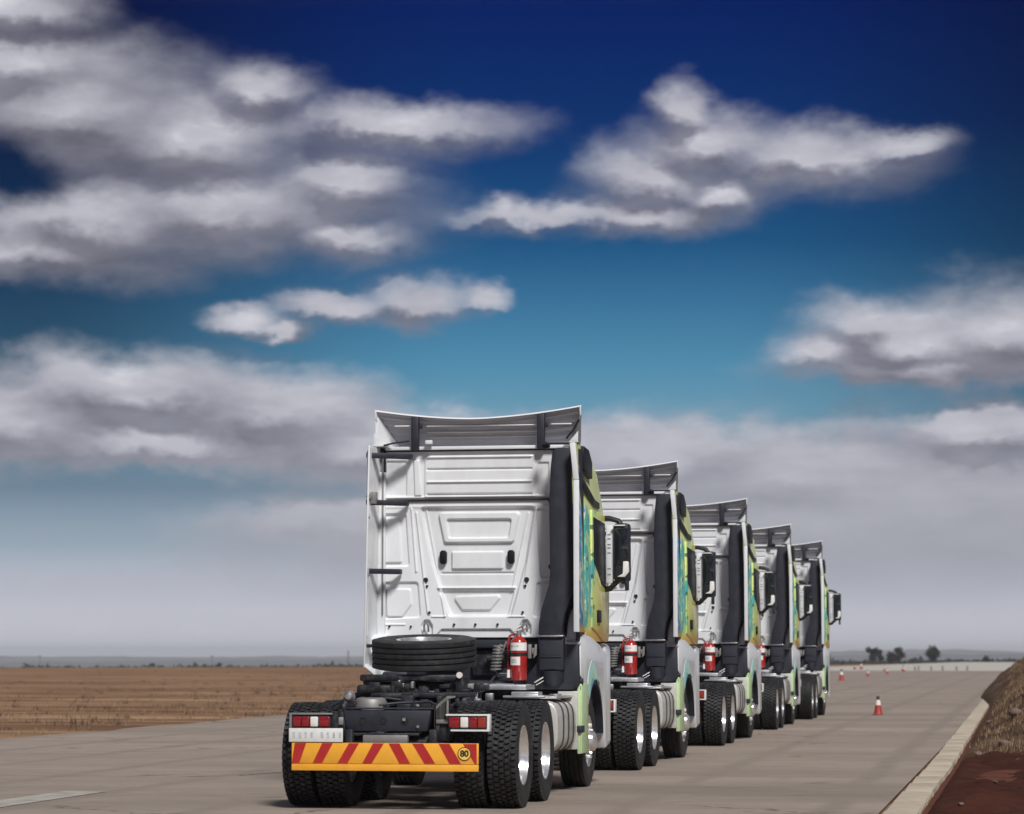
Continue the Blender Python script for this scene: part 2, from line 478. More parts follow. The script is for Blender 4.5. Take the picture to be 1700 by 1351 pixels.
def ground_mat():
    m = bpy.data.materials.new('field_earth'); m.use_nodes = True
    nt = m.node_tree; p = nt.nodes['Principled BSDF']
    tc = N(nt, 'ShaderNodeNewGeometry').outputs['Position']
    st = vmath(nt, 'MULTIPLY', tc, (.22, 1, 1))
    n1 = noise(nt, st, .10, 7, .68)
    n2 = noise(nt, st, .5, 5, .65)
    c = ramp(nt, n1, [(.30, (.075, .036, .019)), (.40, (.18, .098, .054)), (.47, (.34, .215, .128)), (.53, (.13, .064, .033)), (.60, (.31, .185, .105)), (.68, (.40, .27, .17)), (.78, (.24, .14, .08))])
    c = mixc(nt, maprange(nt, n2, .46, .66, 0, .5), c, (.16, .095, .055))
    s = N(nt, 'ShaderNodeSeparateXYZ'); put(nt, s.inputs[0], tc)
    red = maprange(nt, math_n(nt, 'ADD', s.outputs[0], math_n(nt, 'MULTIPLY', n2, .6)), -1.4, -.9)
    rc = mixc(nt, noise(nt, tc, 1.3, 5, .6), (.075, .026, .018), (.15, .060, .040))
    c = mixc(nt, red, c, rc)
    put(nt, p.inputs['Base Color'], c)
    p.inputs['Roughness'].default_value = 1; p.inputs['Specular IOR Level'].default_value = .1
    b = N(nt, 'ShaderNodeBump'); b.inputs['Strength'].default_value = .7; b.inputs['Distance'].default_value = .06
    put(nt, b.inputs['Height'], noise(nt, tc, 4, 6, .65)); nt.links.new(b.outputs[0], p.inputs['Normal'])
    return m
gm = ground_mat()
def sp(a, b, n, p): # signed power spacing
    t = np.linspace(-1, 1, n); return np.sign(t) * np.abs(t) ** p * b
xs = sp(0, 9000, 161, 3.2); ys = np.concatenate([np.linspace(-400, 0, 9)[:-1], 9000 * np.linspace(0, 1, 150) ** 2.6])
g = link('ground', grid_mesh('ground', xs, ys, lambda X, Y: ground_z(X, Y) - .03, gm))
tag(g, kind='structure')

# ---- road apron
def road_mat():
    m = bpy.data.materials.new('road_surface'); m.use_nodes = True
    nt = m.node_tree; p = nt.nodes['Principled BSDF']
    tc = N(nt, 'ShaderNodeNewGeometry').outputs['Position']
    n1 = noise(nt, vmath(nt, 'MULTIPLY', tc, (.10, .30, 1)), .9, 6, .65)
    n2 = noise(nt, tc, 2.2, 6, .7)
    n3 = noise(nt, tc, 38, 4, .75)
    c = ramp(nt, n1, [(.25, (.140, .108, .085)), (.40, (.225, .178, .142)), (.55, (.290, .234, .192)), (.75, (.36, .295, .245))])
    c = mixc(nt, maprange(nt, n2, .50, .72, 0, .45), c, (.155, .118, .092))
    c = mixc(nt, maprange(nt, n3, .40, .68, 0, .55), c, (.36, .32, .275))
    # tyre-darkened wheel paths along the parking lane, sealed joints across
    s = N(nt, 'ShaderNodeSeparateXYZ'); put(nt, s.inputs[0], tc)
    wob = math_n(nt, 'MULTIPLY', math_n(nt, 'SUBTRACT', noise(nt, tc, .4, 3), .5), .5)
    jy = math_n(nt, 'PINGPONG', math_n(nt, 'ADD', s.outputs[1], math_n(nt, 'ADD', wob, 1.6)), 3.1)
    joint = math_n(nt, 'LESS_THAN', jy, .035)
    vo = N(nt, 'ShaderNodeTexVoronoi', feature='DISTANCE_TO_EDGE'); put(nt, vo.inputs['Vector'], vmath(nt, 'ADD', tc, vmath(nt, 'MULTIPLY', noise(nt, tc, 1.2, 5, .6, 1), (1.6, 1.6, 0)))); vo.inputs['Scale'].default_value = .17
    crack = math_n(nt, 'MULTIPLY', math_n(nt, 'LESS_THAN', vo.outputs['Distance'], .006), maprange(nt, noise(nt, tc, .25, 2), .48, .56, 0, .6))
    c = mixc(nt, crack, c, (.06, .048, .04))
    track = math_n(nt, 'PINGPONG', math_n(nt, 'ADD', s.outputs[0], math_n(nt, 'MULTIPLY', wob, .5)), 1.02)
    c = mixc(nt, math_n(nt, 'MULTIPLY', maprange(nt, track, .24, .05, 0, .35, True), maprange(nt, n1, .35, .6)), c, (.13, .10, .082))
    c = mixc(nt, maprange(nt, noise(nt, tc, .9, 4, .7), .64, .70, 0, .45), c, (.10, .08, .066))
    c = mixc(nt, math_n(nt, 'MULTIPLY', joint, .3), c, (.07, .055, .045))
    put(nt, p.inputs['Base Color'], c)
    put(nt, p.inputs['Roughness'], maprange(nt, n2, .3, .7, .78, .95))
    b = N(nt, 'ShaderNodeBump'); b.inputs['Strength'].default_value = .5; b.inputs['Distance'].default_value = .012
    put(nt, b.inputs['Height'], math_n(nt, 'ADD', n3, n2)); nt.links.new(b.outputs[0], p.inputs['Normal'])
    return m
rm = road_mat()
XL, XR = -18.7, -1.50
ry = np.concatenate([np.linspace(-30, 60, 46), np.linspace(63, 300, 50)])
rx = np.linspace(XL, XR, 24)
def road_edge(X, Y):
    return ground_z(X, Y) * 0 + .0
road = link('road', grid_mesh('road', rx, ry, road_edge, rm)); tag(road, kind='structure')
me = road.data
co = np.empty(len(me.vertices) * 3, np.float32); me.vertices.foreach_get('co', co); co = co.reshape(-1, 3)
le = co[:, 0] < XL + .01
co[le, 0] += fbm2(co[le, 1] * .35, co[le, 1] * 0, 5) * 1.4
me.vertices.foreach_set('co', co.ravel())
# far pale concrete beyond the course
def strip(name, pts, z, m, n=20):
    b = B(); b.quad(*[(x, y, z) for x, y in pts]); return b.obj(name, m, smooth=0)
o = strip('far_apron', [(-34, 262), (-1.6, 262), (3, 420), (3, 560), (-14, 560), (-26, 330), (-60, 318), (-60, 285)], .012, 'far_concrete'); tag(o, kind='structure')
o = strip('road_marking', [(-10.80, 12), (-10.30, 12), (-10.30, 30.2), (-10.80, 30.2)], .006, 'line_paint'); tag(o, kind='structure')
for y0 in (46, 68, 92, 120):
    o = strip('road_marking', [(-10.80, y0), (-10.30, y0), (-10.30, y0 + 8), (-10.80, y0 + 8)], .006, 'line_paint'); tag(o, kind='structure')

# ---- kerb: one stone after another along the right edge
kerb = link('kerb', None); tag(kerb, kind='structure')
KM = []
for v in range(4):
    b = B(); b.box(-.185, .145, 0, 1.93, -.12, .024 + .0015 * v, .010, 2)
    for q in b.bm.verts:
        q.co += Vector((random.uniform(-.012, .012), random.uniform(-.003, .003), random.uniform(-.003, .003)))
    KM.append(b.mesh('kerb_stone', 'kerb_concrete', 40))
y = 12.
while y < 104:
    o = link('kerb_stone', KM[random.randrange(4)], kerb)
    o.location = (-1.255 - .0045 * max(0, y - 40) + random.uniform(-.004, .004), y, random.uniform(-.002, .002))
    o.rotation_euler = (random.uniform(-.001, .001), random.uniform(-.006, .006), .0045 if y > 40 else 0)
    y += 1.945

# ---- right verge: red soil bank with dry grass
def bank_z(X, Y):
    toe = -1.05 - .0045 * np.maximum(0, Y - 40) - .55 * np.clip((Y - 82) / 20, 0, 1)
    rise = np.clip((X - toe) / 1.7, 0, 1)
    along = np.clip((Y - 42) / 10, 0, 1); along = along * along * (3 - 2 * along)
    end = np.clip((170 - Y) / 40, 0, 1)
    hgt = 1.15 + .5 * fbm2(X * .6, Y * .16, 11) * 2
    z = .02 + rise ** .8 * along * end * hgt
    z += np.clip((X - toe) / .5, 0, 1) * (fbm2(X * 1.5, Y * .8, 3) * .34 + fbm2(X * 5, Y * 3, 8) * .12)
    z -= np.clip((toe + .10 - X) / .2, 0, 1) * .1
    return z
xs = np.concatenate([np.linspace(-1.9, 1.2, 60), np.linspace(1.4, 16, 30)])
ys = np.concatenate([np.linspace(8, 70, 220), np.linspace(70.6, 172, 120)])
def bank_mesh():
    X, Y = np.meshgrid(xs, ys)
    sh = .0045 * np.maximum(0, Y - 40) + .55 * np.clip((Y - 82) / 20, 0, 1)
    X = X - sh
    X = np.maximum(X, -1.10 - sh)
    Z = bank_z(X, Y)
    V = np.stack([X, Y, Z], -1).reshape(-1, 3)
    nx, ny = len(xs), len(ys)
    i = np.arange(nx - 1)[None, :] + nx * np.arange(ny - 1)[:, None]
    F = np.stack([i, i + 1, i + 1 + nx, i + nx], -1).reshape(-1, 4)
    return V, F
def bank_mat():
    m = bpy.data.materials.new('bank_soil'); m.use_nodes = True
    nt = m.node_tree; p = nt.nodes['Principled BSDF']
    gnode = N(nt, 'ShaderNodeNewGeometry'); tc = gnode.outputs['Position']
    n1 = noise(nt, tc, 1.1, 6, .65); n2 = noise(nt, tc, 9, 5, .7)
    s = N(nt, 'ShaderNodeSeparateXYZ'); put(nt, s.inputs[0], tc)
    c1 = mixc(nt, maprange(nt, n1, .35, .65), (.040, .0105, .006), (.080, .024, .014))
    c2 = mixc(nt, maprange(nt, n1, .35, .65), (.07, .040, .025), (.19, .120, .075))
    c = mixc(nt, maprange(nt, math_n(nt, 'ADD', s.outputs[1], math_n(nt, 'MULTIPLY', n1, 4)), 43, 47), c1, c2)
    c = mixc(nt, maprange(nt, n2, .4, .65, 0, .5), c, (.05, .03, .022))
    put(nt, p.inputs['Base Color'], c); p.inputs['Roughness'].default_value = 1; p.inputs['Specular IOR Level'].default_value = .1
    b = N(nt, 'ShaderNodeBump'); b.inputs['Strength'].default_value = .8; b.inputs['Distance'].default_value = .05
    put(nt, b.inputs['Height'], n2); nt.links.new(b.outputs[0], p.inputs['Normal'])
    return m
V, F = bank_mesh()
bank = link('verge_bank', np_mesh('verge_bank', V, F, bank_mat(), True)); tag(bank, kind='structure')

# ---- dry grass (nobody could count it)
def blades(x, y, z, h, w, lean):
    n = len(x); a = rng.random(n) * 6.283
    dx, dy = np.cos(a) * w, np.sin(a) * w
    b = rng.random(n) * 6.283
    tx, ty = np.cos(b) * lean, np.sin(b) * lean
    V = np.stack([np.stack([x - dx, y - dy, z - .02], -1), np.stack([x + dx, y + dy, z - .02], -1), np.stack([x + tx, y + ty, z + h], -1)], 1).reshape(-1, 3)
    return V, np.arange(3 * n).reshape(-1, 3)
def tufts(n, xf, yf, zf, hmin, hmax, per=9, spread=.10):
    cx, cy = xf(n), yf(n)
    x = np.repeat(cx, per) + rng.normal(0, spread, n * per); y = np.repeat(cy, per) + rng.normal(0, spread, n * per)
    h = rng.uniform(hmin, hmax, n * per) * np.repeat(rng.uniform(.5, 1.2, n), per)
    return blades(x, y, zf(x, y), h, rng.uniform(.006, .016, n * per), h * .5 * rng.random(n * per))
V, F = tufts(1800, lambda n: -18.9 - rng.exponential(9, n), lambda n: rng.uniform(35, 190, n), lambda x, y: ground_z(x, y), .03, .13)
tag(link('dry_grass', np_mesh('dry_grass', V, F, 'straw')), 'low dry straw grass on the brown field left of the road', 'grass', kind='stuff')
V, F = tufts(900, lambda n: -19 - rng.exponential(14, n), lambda n: rng.uniform(40, 260, n), lambda x, y: ground_z(x, y), .04, .18)
tag(link('brown_weeds', np_mesh('brown_weeds', V, F, 'straw_dark')), 'dark brown weeds scattered over the field left of the road', 'weeds', kind='stuff')
def bx(n): return rng.uniform(-.75, 3.5, n)
def by(n): return 43 + rng.random(n) ** 1.4 * 100
V, F = tufts(5200, bx, by, lambda x, y: bank_z(x - 0 * y, y), .03, .13, 8, .09)
tag(link('dry_grass', np_mesh('dry_grass', V, F, 'straw')), 'dry straw grass covering the raised earth bank at right', 'grass', kind='stuff')
V, F = tufts(4200, bx, by, lambda x, y: bank_z(x, y), .03, .15, 8, .12)
tag(link('brown_weeds', np_mesh('brown_weeds', V, F, 'straw_dark')), 'dark brown weeds on the raised earth bank at right', 'weeds', kind='stuff')

# stones on the red verge
SM = []
for v in range(4):
    bm = bmesh.new(); bmesh.ops.create_icosphere(bm, subdivisions=1, radius=1)
    for q in bm.verts: q.co *= random.uniform(.7, 1.15); q.co.z *= .65
    b = B(); b.bm.free(); b.bm = bm; SM.append(b.mesh('stone', 'stone', 60))
spots = [(-.72, 28.3, .04), (-.45, 32.6, .04), (-.80, 41.5, .06), (-.45, 44.6, .12), (-.22, 40.5, .05), (-.35, 30.2, .03), (-.30, 48, .14), (-.75, 50, .10)]
ORD = ['nearest', 'second nearest', 'third nearest', 'fourth nearest', 'fifth nearest', 'sixth nearest', 'second farthest', 'farthest']
STONES = []
for i, (x, y, r) in enumerate(spots):
    o = link('stone', SM[i % 4])
    o.location = (x, y, float(bank_z(np.array([x]), np.array([y]))[0]) + r * .25)
    o.scale = (r * random.uniform(.9, 1.3), r, r * random.uniform(.8, 1.1)); o.rotation_euler.z = random.uniform(0, 6)
    STONES.append(o)

for k, o in enumerate(sorted(STONES, key=lambda q: q.location.y)):
    tag(o, 'brown stone on the earth verge right of the kerb, %s of eight' % ORD[k], 'stone', 'stones on the red verge')

# ---- hills, far scrub belt
def ridge(name, dist, prof, m, thick=900, n=240, seed=1, jag=1.0):
    a = np.linspace(-.42, .42, n)
    top = np.interp(a, [q[0] for q in prof], [q[1] for q in prof])
    top = top + (fbm2(a * 60, a * 0 + 3, seed) * 5 + fbm2(a * 330, a * 0 + 9, seed + 9) * 2.2) * jag * dist / 5000
    rows = []
    for dd, s in ((-thick, None), (-thick * .45, .55), (0, 1), (thick, 1)):
        r = dist + dd
        x, y = r * np.sin(a - YAW), r * np.cos(a - YAW)
        zg = ground_z(x, y) - 3
        rows.append(np.stack([x, y, zg if s is None else zg + (top - zg) * s], -1))
    V = np.concatenate(rows); i = np.arange(n - 1)
    F = np.concatenate([np.stack([k * n + i, k * n + i + 1, (k + 1) * n + i + 1, (k + 1) * n + i], -1) for k in range(3)])
    o = link(name, np_mesh(name, V, F, m, True)); tag(o, kind='structure')
def ang(y, d): return CAMH + (1086 - y) / FPX * d
ridge('hills', 6500, [(-.42, ang(1094, 6500)), (-.18, ang(1090, 6500)), (-.05, ang(1090, 6500)), (.05, ang(1085, 6500)), (.12, ang(1079, 6500)), (.16, ang(1077, 6500)), (.19, ang(1083, 6500)), (.42, ang(1080, 6500))], 'hill', 1100, seed=2)
ridge('hills', 4200, [(-.42, ang(1102, 4200)), (-.18, ang(1101, 4200)), (-.05, ang(1096, 4200)), (.08, ang(1090, 4200)), (.13, ang(1086, 4200)), (.17, ang(1086, 4200)), (.42, ang(1086, 4200))], 'hill', 700, seed=21)

# low dark scrub belt that closes off the plain: one far mass of bushes
def scrub(r0, r1, n, seed, h0, h1):
    g = np.random.default_rng(seed)
    a = g.uniform(-.40, .40, n); r = g.uniform(r0, r1, n)
    x, y = r * np.sin(a - YAW), r * np.cos(a - YAW)
    V, F = [], []
    k = 24
    z = ground_z(x, y); hh = g.uniform(h0, h1, n) * (1 + 1.2 * (g.random(n) ** 6))
    ww = hh * g.uniform(1.5, 4.0, n)
    off = g.normal(0, 1, (n, k, 3)); off /= np.linalg.norm(off, axis=2, keepdims=True); off *= g.random((n, k, 1)) ** .4
    c = np.stack([x, y, z + hh * .5], -1)[:, None, :] + off * np.stack([ww, ww, hh * .5], -1)[:, None, :]
    e1 = g.normal(0, 1, (n, k, 3)); e2 = g.normal(0, 1, (n, k, 3))
    s = (hh * .42)[:, None, None]
    V = np.stack([c + e1 * s, c + e2 * s, c - (e1 + e2) * s * .5], 2).reshape(-1, 3)
    return V, np.arange(len(V)).reshape(-1, 3)
V, F = scrub(720, 1300, 4200, 5, .35, .75)
tag(link('far_scrub', np_mesh('far_scrub', V, F, 'scrub')), 'dark belt of far scrub along the horizon', 'scrub', kind='stuff')

# ---- trees on the horizon
def tree(px, base_py, h_px, w_px, dist, label, seed, lobes):
    g = np.random.default_rng(seed)
    a = az_el(px, base_py)[0] - YAW
    x, y = dist * math.sin(a), dist * math.cos(a)
    z = float(ground_z(np.array([x]), np.array([y]))[0]) - .1
    s = dist / FPX
    H, Wd = h_px * s, w_px * s
    root = link('tree', None); root.location = (x, y, z)
    tag(root, label, 'tree', 'trees on the horizon')
    b = B()
    b.tube([(0, 0, 0), (.05 * H, 0, .3 * H), (.02 * H, .02 * H, .6 * H)], [.05 * H, .04 * H, .02 * H], 8)
    for (lx, lz, lr) in lobes:
        b.tube([(0, 0, .15 * H), (lx * Wd * .5, 0, lz * H * .6), (lx * Wd, 0, lz * H)], [.03 * H, .022 * H, .008 * H], 6)
    b.obj('trunk', 'trunk', root)
    Vs = []
    for (lx, lz, lr) in lobes:
        n = int(900 * lr / .3)
        o = g.normal(0, 1, (n, 3)); o /= np.linalg.norm(o, axis=1, keepdims=True); o *= g.random((n, 1)) ** .45
        o *= 1 + .5 * np.sin(o[:, :1] * 9 + seed) * np.cos(o[:, 2:] * 8 + lx * 9)
        c = np.array([lx * Wd, g.normal(0, .1) * Wd, lz * H]) + o * lr * np.array([Wd, Wd, H * .9])
        c[:, 2] = np.maximum(c[:, 2], .06 * H)
        e1 = g.normal(0, 1, (n, 3)) * .035 * H; e2 = g.normal(0, 1, (n, 3)) * .035 * H
        Vs.append(np.stack([c + e1, c + e2, c - (e1 + e2) * .5], 1).reshape(-1, 3))
    V = np.concatenate(Vs)
    link('crown', np_mesh('crown', V, np.arange(len(V)).reshape(-1, 3), 'leaf'), root)
tree(1453, 1096, 29, 30, 560, 'dark ragged tree on the horizon, nearest the last truck', 3, [(-.33, .82, .16), (-.1, .72, .2), (.18, .7, .2), (-.15, .4, .2), (.3, .4, .17), (.02, .85, .14)])
tree(1487, 1096, 29, 30, 580, 'dark two-lobed tree on the horizon, middle of the three large ones', 8, [(-.25, .5, .24), (.15, .8, .2), (.32, .55, .18), (0, .35, .24), (-.32, .3, .15)])
tree(1549, 1094, 30, 26, 620, 'round-topped dark tree on the horizon, farthest right of the three', 12, [(0, .72, .3), (-.2, .6, .24), (.2, .62, .24), (0, .42, .22), (.02, .2, .14)])
tree(1637, 1090, 15, 14, 680, 'small dark bushy tree on the horizon beside the raised earth bank', 15, [(0, .6, .34), (-.2, .4, .25), (.25, .35, .25)])
tree(1374, 1098, 20, 12, 560, 'small dark tree on the horizon just touching the last truck', 17, [(0, .65, .32), (.1, .4, .3)])
tree(1575, 1086, 10, 12, 800, 'tiny distant tree on the horizon right of the round-topped tree', 19, [(0, .6, .34), (-.1, .35, .3)])

# ---- lattice mast beside the nearest cab
def mast(px, base_py, h_px, dist):
    a = az_el(px, base_py)[0] - YAW
    x, y = dist * math.sin(a), dist * math.cos(a); z = float(ground_z(np.array([x]), np.array([y]))[0])
    H = h_px * dist / FPX
    root = link('lattice_mast', None); root.location = (x, y, z - .2)
    tag(root, 'thin grey lattice mast on the horizon left of the nearest cab', 'mast')
    w = .035 * H
    for sx_, sy_ in ((1, 1), (1, -1), (-1, -1), (-1, 1)):
        B().tube([(sx_ * w, sy_ * w, 0), (sx_ * w * .45, sy_ * w * .45, H)], .012 * H, 5).obj('leg', 'mast_steel', root)
    b = B()
    for i in range(9):
        z0, z1 = H * i / 9, H * (i + 1) / 9; k0, k1 = w * (1 - .55 * i / 9), w * (1 - .55 * (i + 1) / 9)
        for s in (-1, 1):
            b.tube([(-k0, s * k0, z0), (k1, s * k1, z1)], .006 * H, 4); b.tube([(s * k0, -k0, z0), (s * k1, k1, z1)], .006 * H, 4)
    b.obj('bracing', 'mast_steel', root)
mast(578, 1104, 34, 1500)

def pole(px, h_px, dist, lab):
    a = az_el(px, 1100)[0] - YAW
    x, y = dist * math.sin(a), dist * math.cos(a); z = float(ground_z(np.array([x]), np.array([y]))[0]); H = h_px * dist / FPX
    root = link('utility_pole', None); root.location = (x, y, z - .3); tag(root, lab, 'pole', 'utility poles on the horizon')
    B().cyl((0, 0, 0), (0, 0, H), .022 * H, .016 * H, 8).obj('post', 'mast_steel', root)
    B().box(-.13 * H, .13 * H, -.015 * H, .015 * H, H * .88, H * .92, .002 * H).obj('crossarm', 'mast_steel', root)
pole(352, 26, 900, 'faint utility pole on the horizon left of the nearest truck')
pole(66, 28, 900, 'faint utility pole on the horizon near the left edge of the picture')

# ================================================================== TRUCK (built once, at the origin; y = 0 is the rear axle, y forward)
def PX(p): return -1.252 + (p - 620) * .0071466          # wall plane, picture px -> m
def PZ(p): return 3.967 - (p - 740) * .006995
truck = link('truck_tractor', None)

# ---- wheels
TR = .53
def tread_tyre():
    b = B()
    side = [(.290, -.115), (.300, -.135), (.36, -.152), (.42, -.158), (.475, -.152), (.498, -.146), (.503, -.138)]
    prof = side + [(.504, -.05), (.504, .05)] + [(r, -h) for r, h in side[::-1]]
    b.lathe(prof, n=64)
    n = 52
    rows = [(-.146, -.096), (-.080, -.034), (-.022, .022), (.034, .080), (.096, .146)]
    for ri, (x0, x1) in enumerate(rows):
        for i in range(n):
            a = 2 * math.pi * (i + (ri % 2) * .5) / n
            da = 2 * math.pi / n * .33
            sk = [0, .25, 0, -.25, 0][ri] * da
            vs = []
            for r, q in ((.500, 1), (TR if 0 < ri < 4 else TR - .004, .86)):
                for x, aa in ((x0, a - da * q), (x1, a - da * q + sk * 2), (x1, a + da * q + sk * 2), (x0, a + da * q)):
                    xx = (x - (x0 + x1) / 2) * (q if r > .505 else 1) + (x0 + x1) / 2
                    vs.append((xx, r * math.cos(aa), r * math.sin(aa)))
            b._add(vs, [(4, 5, 6, 7), (0, 1, 5, 4), (1, 2, 6, 5), (2, 3, 7, 6), (3, 0, 4, 7)])
    return b.mesh('tyre', 'rubber', 30)
def rib_tyre(Rr=.53, half=.15, grooves=4):
    b = B()
    k = Rr / .53
    side = [(.290, -.115), (.300, -.132), (.36, -half), (.42, -half - .005), (.48, -half), (.512, -half + .01)]
    side = [(r if r < .3 else r * k, h) for r, h in side]
    prof = list(side)
    w = 2 * (half - .014); x = -half + .014
    rib = w / (grooves + 1)
    for g_ in range(grooves + 1):
        a0 = x + g_ * rib; a1 = a0 + rib
        gw = .009
        prof += [(Rr - .002, a0 + (gw if g_ else 0)), (Rr, (a0 + a1) / 2), (Rr - .002, a1 - (gw if g_ < grooves else 0))]
        if g_ < grooves: prof += [(Rr - .022, a1 - gw + .002), (Rr - .022, a1 + gw - .002)]
    prof += [(r, -h) for r, h in side[::-1]]
    b.lathe(prof, n=72)
    return b.mesh('tyre', 'rubber', 25)
def dish_rim():                                           # outer drive wheel: deep bowl, hub in the middle
    b = B()
    b.lathe([(.293, -.12), (.312, -.10), (.312, .10), (.303, .138), (.290, .136), (.282, .115), (.268, .09), (.262, -.02), (.245, -.045), (.17, -.05), (.135, -.045),
             (.125, .03), (.118, .075), (.095, .088), (.0, .09)], n=48)
    for i in range(10):
        a = 2 * math.pi * i / 10
        c = (math.cos(a) * .158, math.sin(a) * .158)
        b.cyl((-.05, *c), (-.005, *c), .017, .013, 6)
    for i in range(10):                                   # hand holes
        pass
    return b.mesh('wheel', 'rim_paint', 35)
def inner_rim():
    b = B()
    b.lathe([(.293, -.12), (.312, -.10), (.312, .10), (.293, .12), (.26, .10), (.255, -.03), (.15, -.04), (0, -.04)], n=32)
    return b.mesh('wheel', 'rim_paint', 35)
def front_rim():
    b = B()
    b.lathe([(.293, -.12), (.312, -.10), (.312, .10), (.303, .138), (.290, .136), (.278, .10), (.262, .05), (.245, .03), (.222, .065), (.20, .085), (.16, .09), (.14, .09),
             (.125, .14), (.115, .20), (.085, .225), (0, .228)], n=48)
    return b.mesh('wheel', 'rim_paint', 35)
def nuts(rc, h0, h1, r):
    b = B()
    for i in range(10):
        a = 2 * math.pi * i / 10; c = (math.cos(a) * rc, math.sin(a) * rc)
        b.cyl((h0, *c), (h1, *c), r, r * .8, 8)
    return b.mesh('wheel_nuts', 'label_white', 35)
T_TREAD, T_RIB, R_DISH, R_IN, R_FRONT = tread_tyre(), rib_tyre(), dish_rim(), inner_rim(), front_rim()
NUTS = nuts(.190, .08, .165, .027)
def wheel(x, y, rim, tyre, flip, rot=0., extra=None):
    o = link('wheel', rim, truck); o.location = (x, y, TR)
    o.rotation_euler = (rot, 0, math.pi if flip else 0)
    link('tyre', tyre, o)
    if extra: link('wheel_nuts', extra, o)['kind'] = 'stuff'
for yy, rot in ((0, .3), (1.35, .9)):
    for s in (1, -1):
        wheel(s * 1.055, yy, R_DISH, T_TREAD, s < 0, rot)
        wheel(s * .71, yy, R_IN, T_TREAD, s < 0, rot + .05)
for s in (1, -1): wheel(s * 1.02, 4.65, R_FRONT, T_RIB, s < 0, .2, NUTS)

# ---- chassis
b = B()
for s in (-1, 1):
    b.box(s * .42 - .04, s * .42 + .04, -.55, 5.6, .76, 1.0, .008)
b.box(-.38, .38, .55, .80, .80, .98, .01); b.box(-.38, .38, 2.3, 2.5, .80, .96, .01); b.box(-.38, .38, 3.4, 3.6, .8, .96, .01)
b.pieces('chassis_frame', 'chassis', truck)
b = B()                                                    # axles with differential housings
for yy in (0, 1.35):
    b.cyl((-.9, yy, TR), (.9, yy, TR), .085, n=16)
    b.lathe([(0, -.24), (.10, -.22), (.19, -.12), (.225, 0), (.19, .12), (.10, .22), (0, .24)], (-.02, yy, TR), 'y', 20)
b.cyl((-.95, 4.65, TR), (.95, 4.65, TR), .06, n=12)
b.pieces('axle', 'chassis', truck)
b = B()
for s in (-1, 1):                                          # suspension: bellows and brake chambers
    for yy in (-.32, .34, 1.05, 1.68):
        b.lathe([(.0, .60), (.10, .60), (.125, .66), (.105, .71), (.125, .77), (.10, .82), (0, .82)], (s * .42, yy, -.02), 'z', 18)
    b.cyl((s * .56, -.22, .86), (s * .56, .02, .90), .085, n=18)
    b.cyl((s * .56, 1.12, .86), (s * .56, 1.36, .90), .085, n=18)
    b.box(s * .42 - .05, s * .42 + .05, -.5, 1.9, .50, .57, .015)
b.pieces('suspension_unit', 'chassis', truck)
b = B()                                                    # tail cross beam with three holes' collars
b.prism([(-.53, .99), (.37, .99), (.33, .78), (-.49, .78)], 'y', -.66, -.53, .012)
b.box(-.54, .40, -.66, -.52, 1.0, 1.015, .003)
beam = b.obj('tail_crossbeam', 'black_plastic', truck)
for hx, hr in ((-.33, .028), (-.12, .024), (.10, .03)):
    B().lathe([(hr, -.667), (hr + .008, -.668), (hr + .010, -.66), (hr * .9, -.662), (0, -.664)], (hx, 0, .885), 'y', 16).obj('hole', 'ink', beam)
b = B(); b.cyl((.10, -.69, .90), (.10, -.66, .90), .018, n=8); b.cyl((.24, -.685, .83), (.24, -.66, .83), .014, n=8); b.cyl((.22, -.60, 1.03), (.22, -.60, 1.05), .02, n=8)
b.pieces('bolt', 'steel', truck)
b = B()                                                    # beam-side gussets, brackets for the lamps
b.prism([(.40, .66), (.42, .66), (.42, 1.03), (.53, 1.13), (.60, 1.13), (.60, 1.12), (.54, 1.11), (.40, .99)], 'y', -.64, -.60, .004)
b.box(.52, .54, -.63, -.60, .90, 1.12, .003)
b.box(.42, .60, -.66, -.60, .86, .90, .006); b.box(-.70, -.53, -.66, -.58, .84, .92, .01)
b.pieces('gusset', 'strap', truck)
b = B()
b.box(.42, .56, -.62, -.5, .68, .86, .02); b.box(-.64, -.50, -.64, -.5, .70, .98, .03); b.box(-.60, .50, -.60, -.54, .60, .70, .02)
b.cyl((-.62, -.63, .98), (-.62, -.63, .76), .055, n=14); b.cyl((-.56, -.55, .70), (.45, -.55, .70), .035, n=10)
b.box(-.45, .25, -.66, -.60, .735, .765, .01); b.box(-.25, -.10, -.68, -.62, .74, .775, .01)
b.pieces('tail_bracket', 'chassis', truck)
B().box(-.32, .14, -.70, -.62, .655, .745, .012).obj('junction_box', 'strap', truck)

# rear fifth wheel and deck
b = B()
pl = [(-.46, .25), (-.46, 1.25), (.46, 1.25), (.46, .25), (.32, .10), (.10, .10), (.055, .45), (-.055, .45), (-.10, .10), (-.32, .10)]
b.prism(pl, 'z', 1.10, 1.145, .01)
b.box(-.50, .50, .55, .85, 1.0, 1.10, .03)
b.box(-.62, -.48, .35, 1.1, 1.0, 1.06, .02); b.box(.48, .62, .35, 1.1, 1.0, 1.06, .02)
b.obj('fifth_wheel', 'chassis', truck)
b = B()
for i in range(26):                                        # pipes, fittings and brackets on the frame
    x, y_, z = random.uniform(-.62, .62), random.uniform(-.42, .30), 1.0 + random.uniform(-.02, .03)
    w_ = random.uniform(.02, .07)
    b.box(x - w_, x + w_, y_, y_ + random.uniform(.04, .14), z, z + random.uniform(.03, .11), .008)
b.obj('frame_fittings', 'chassis', truck)['kind'] = 'stuff'
b = B(); bs = B()
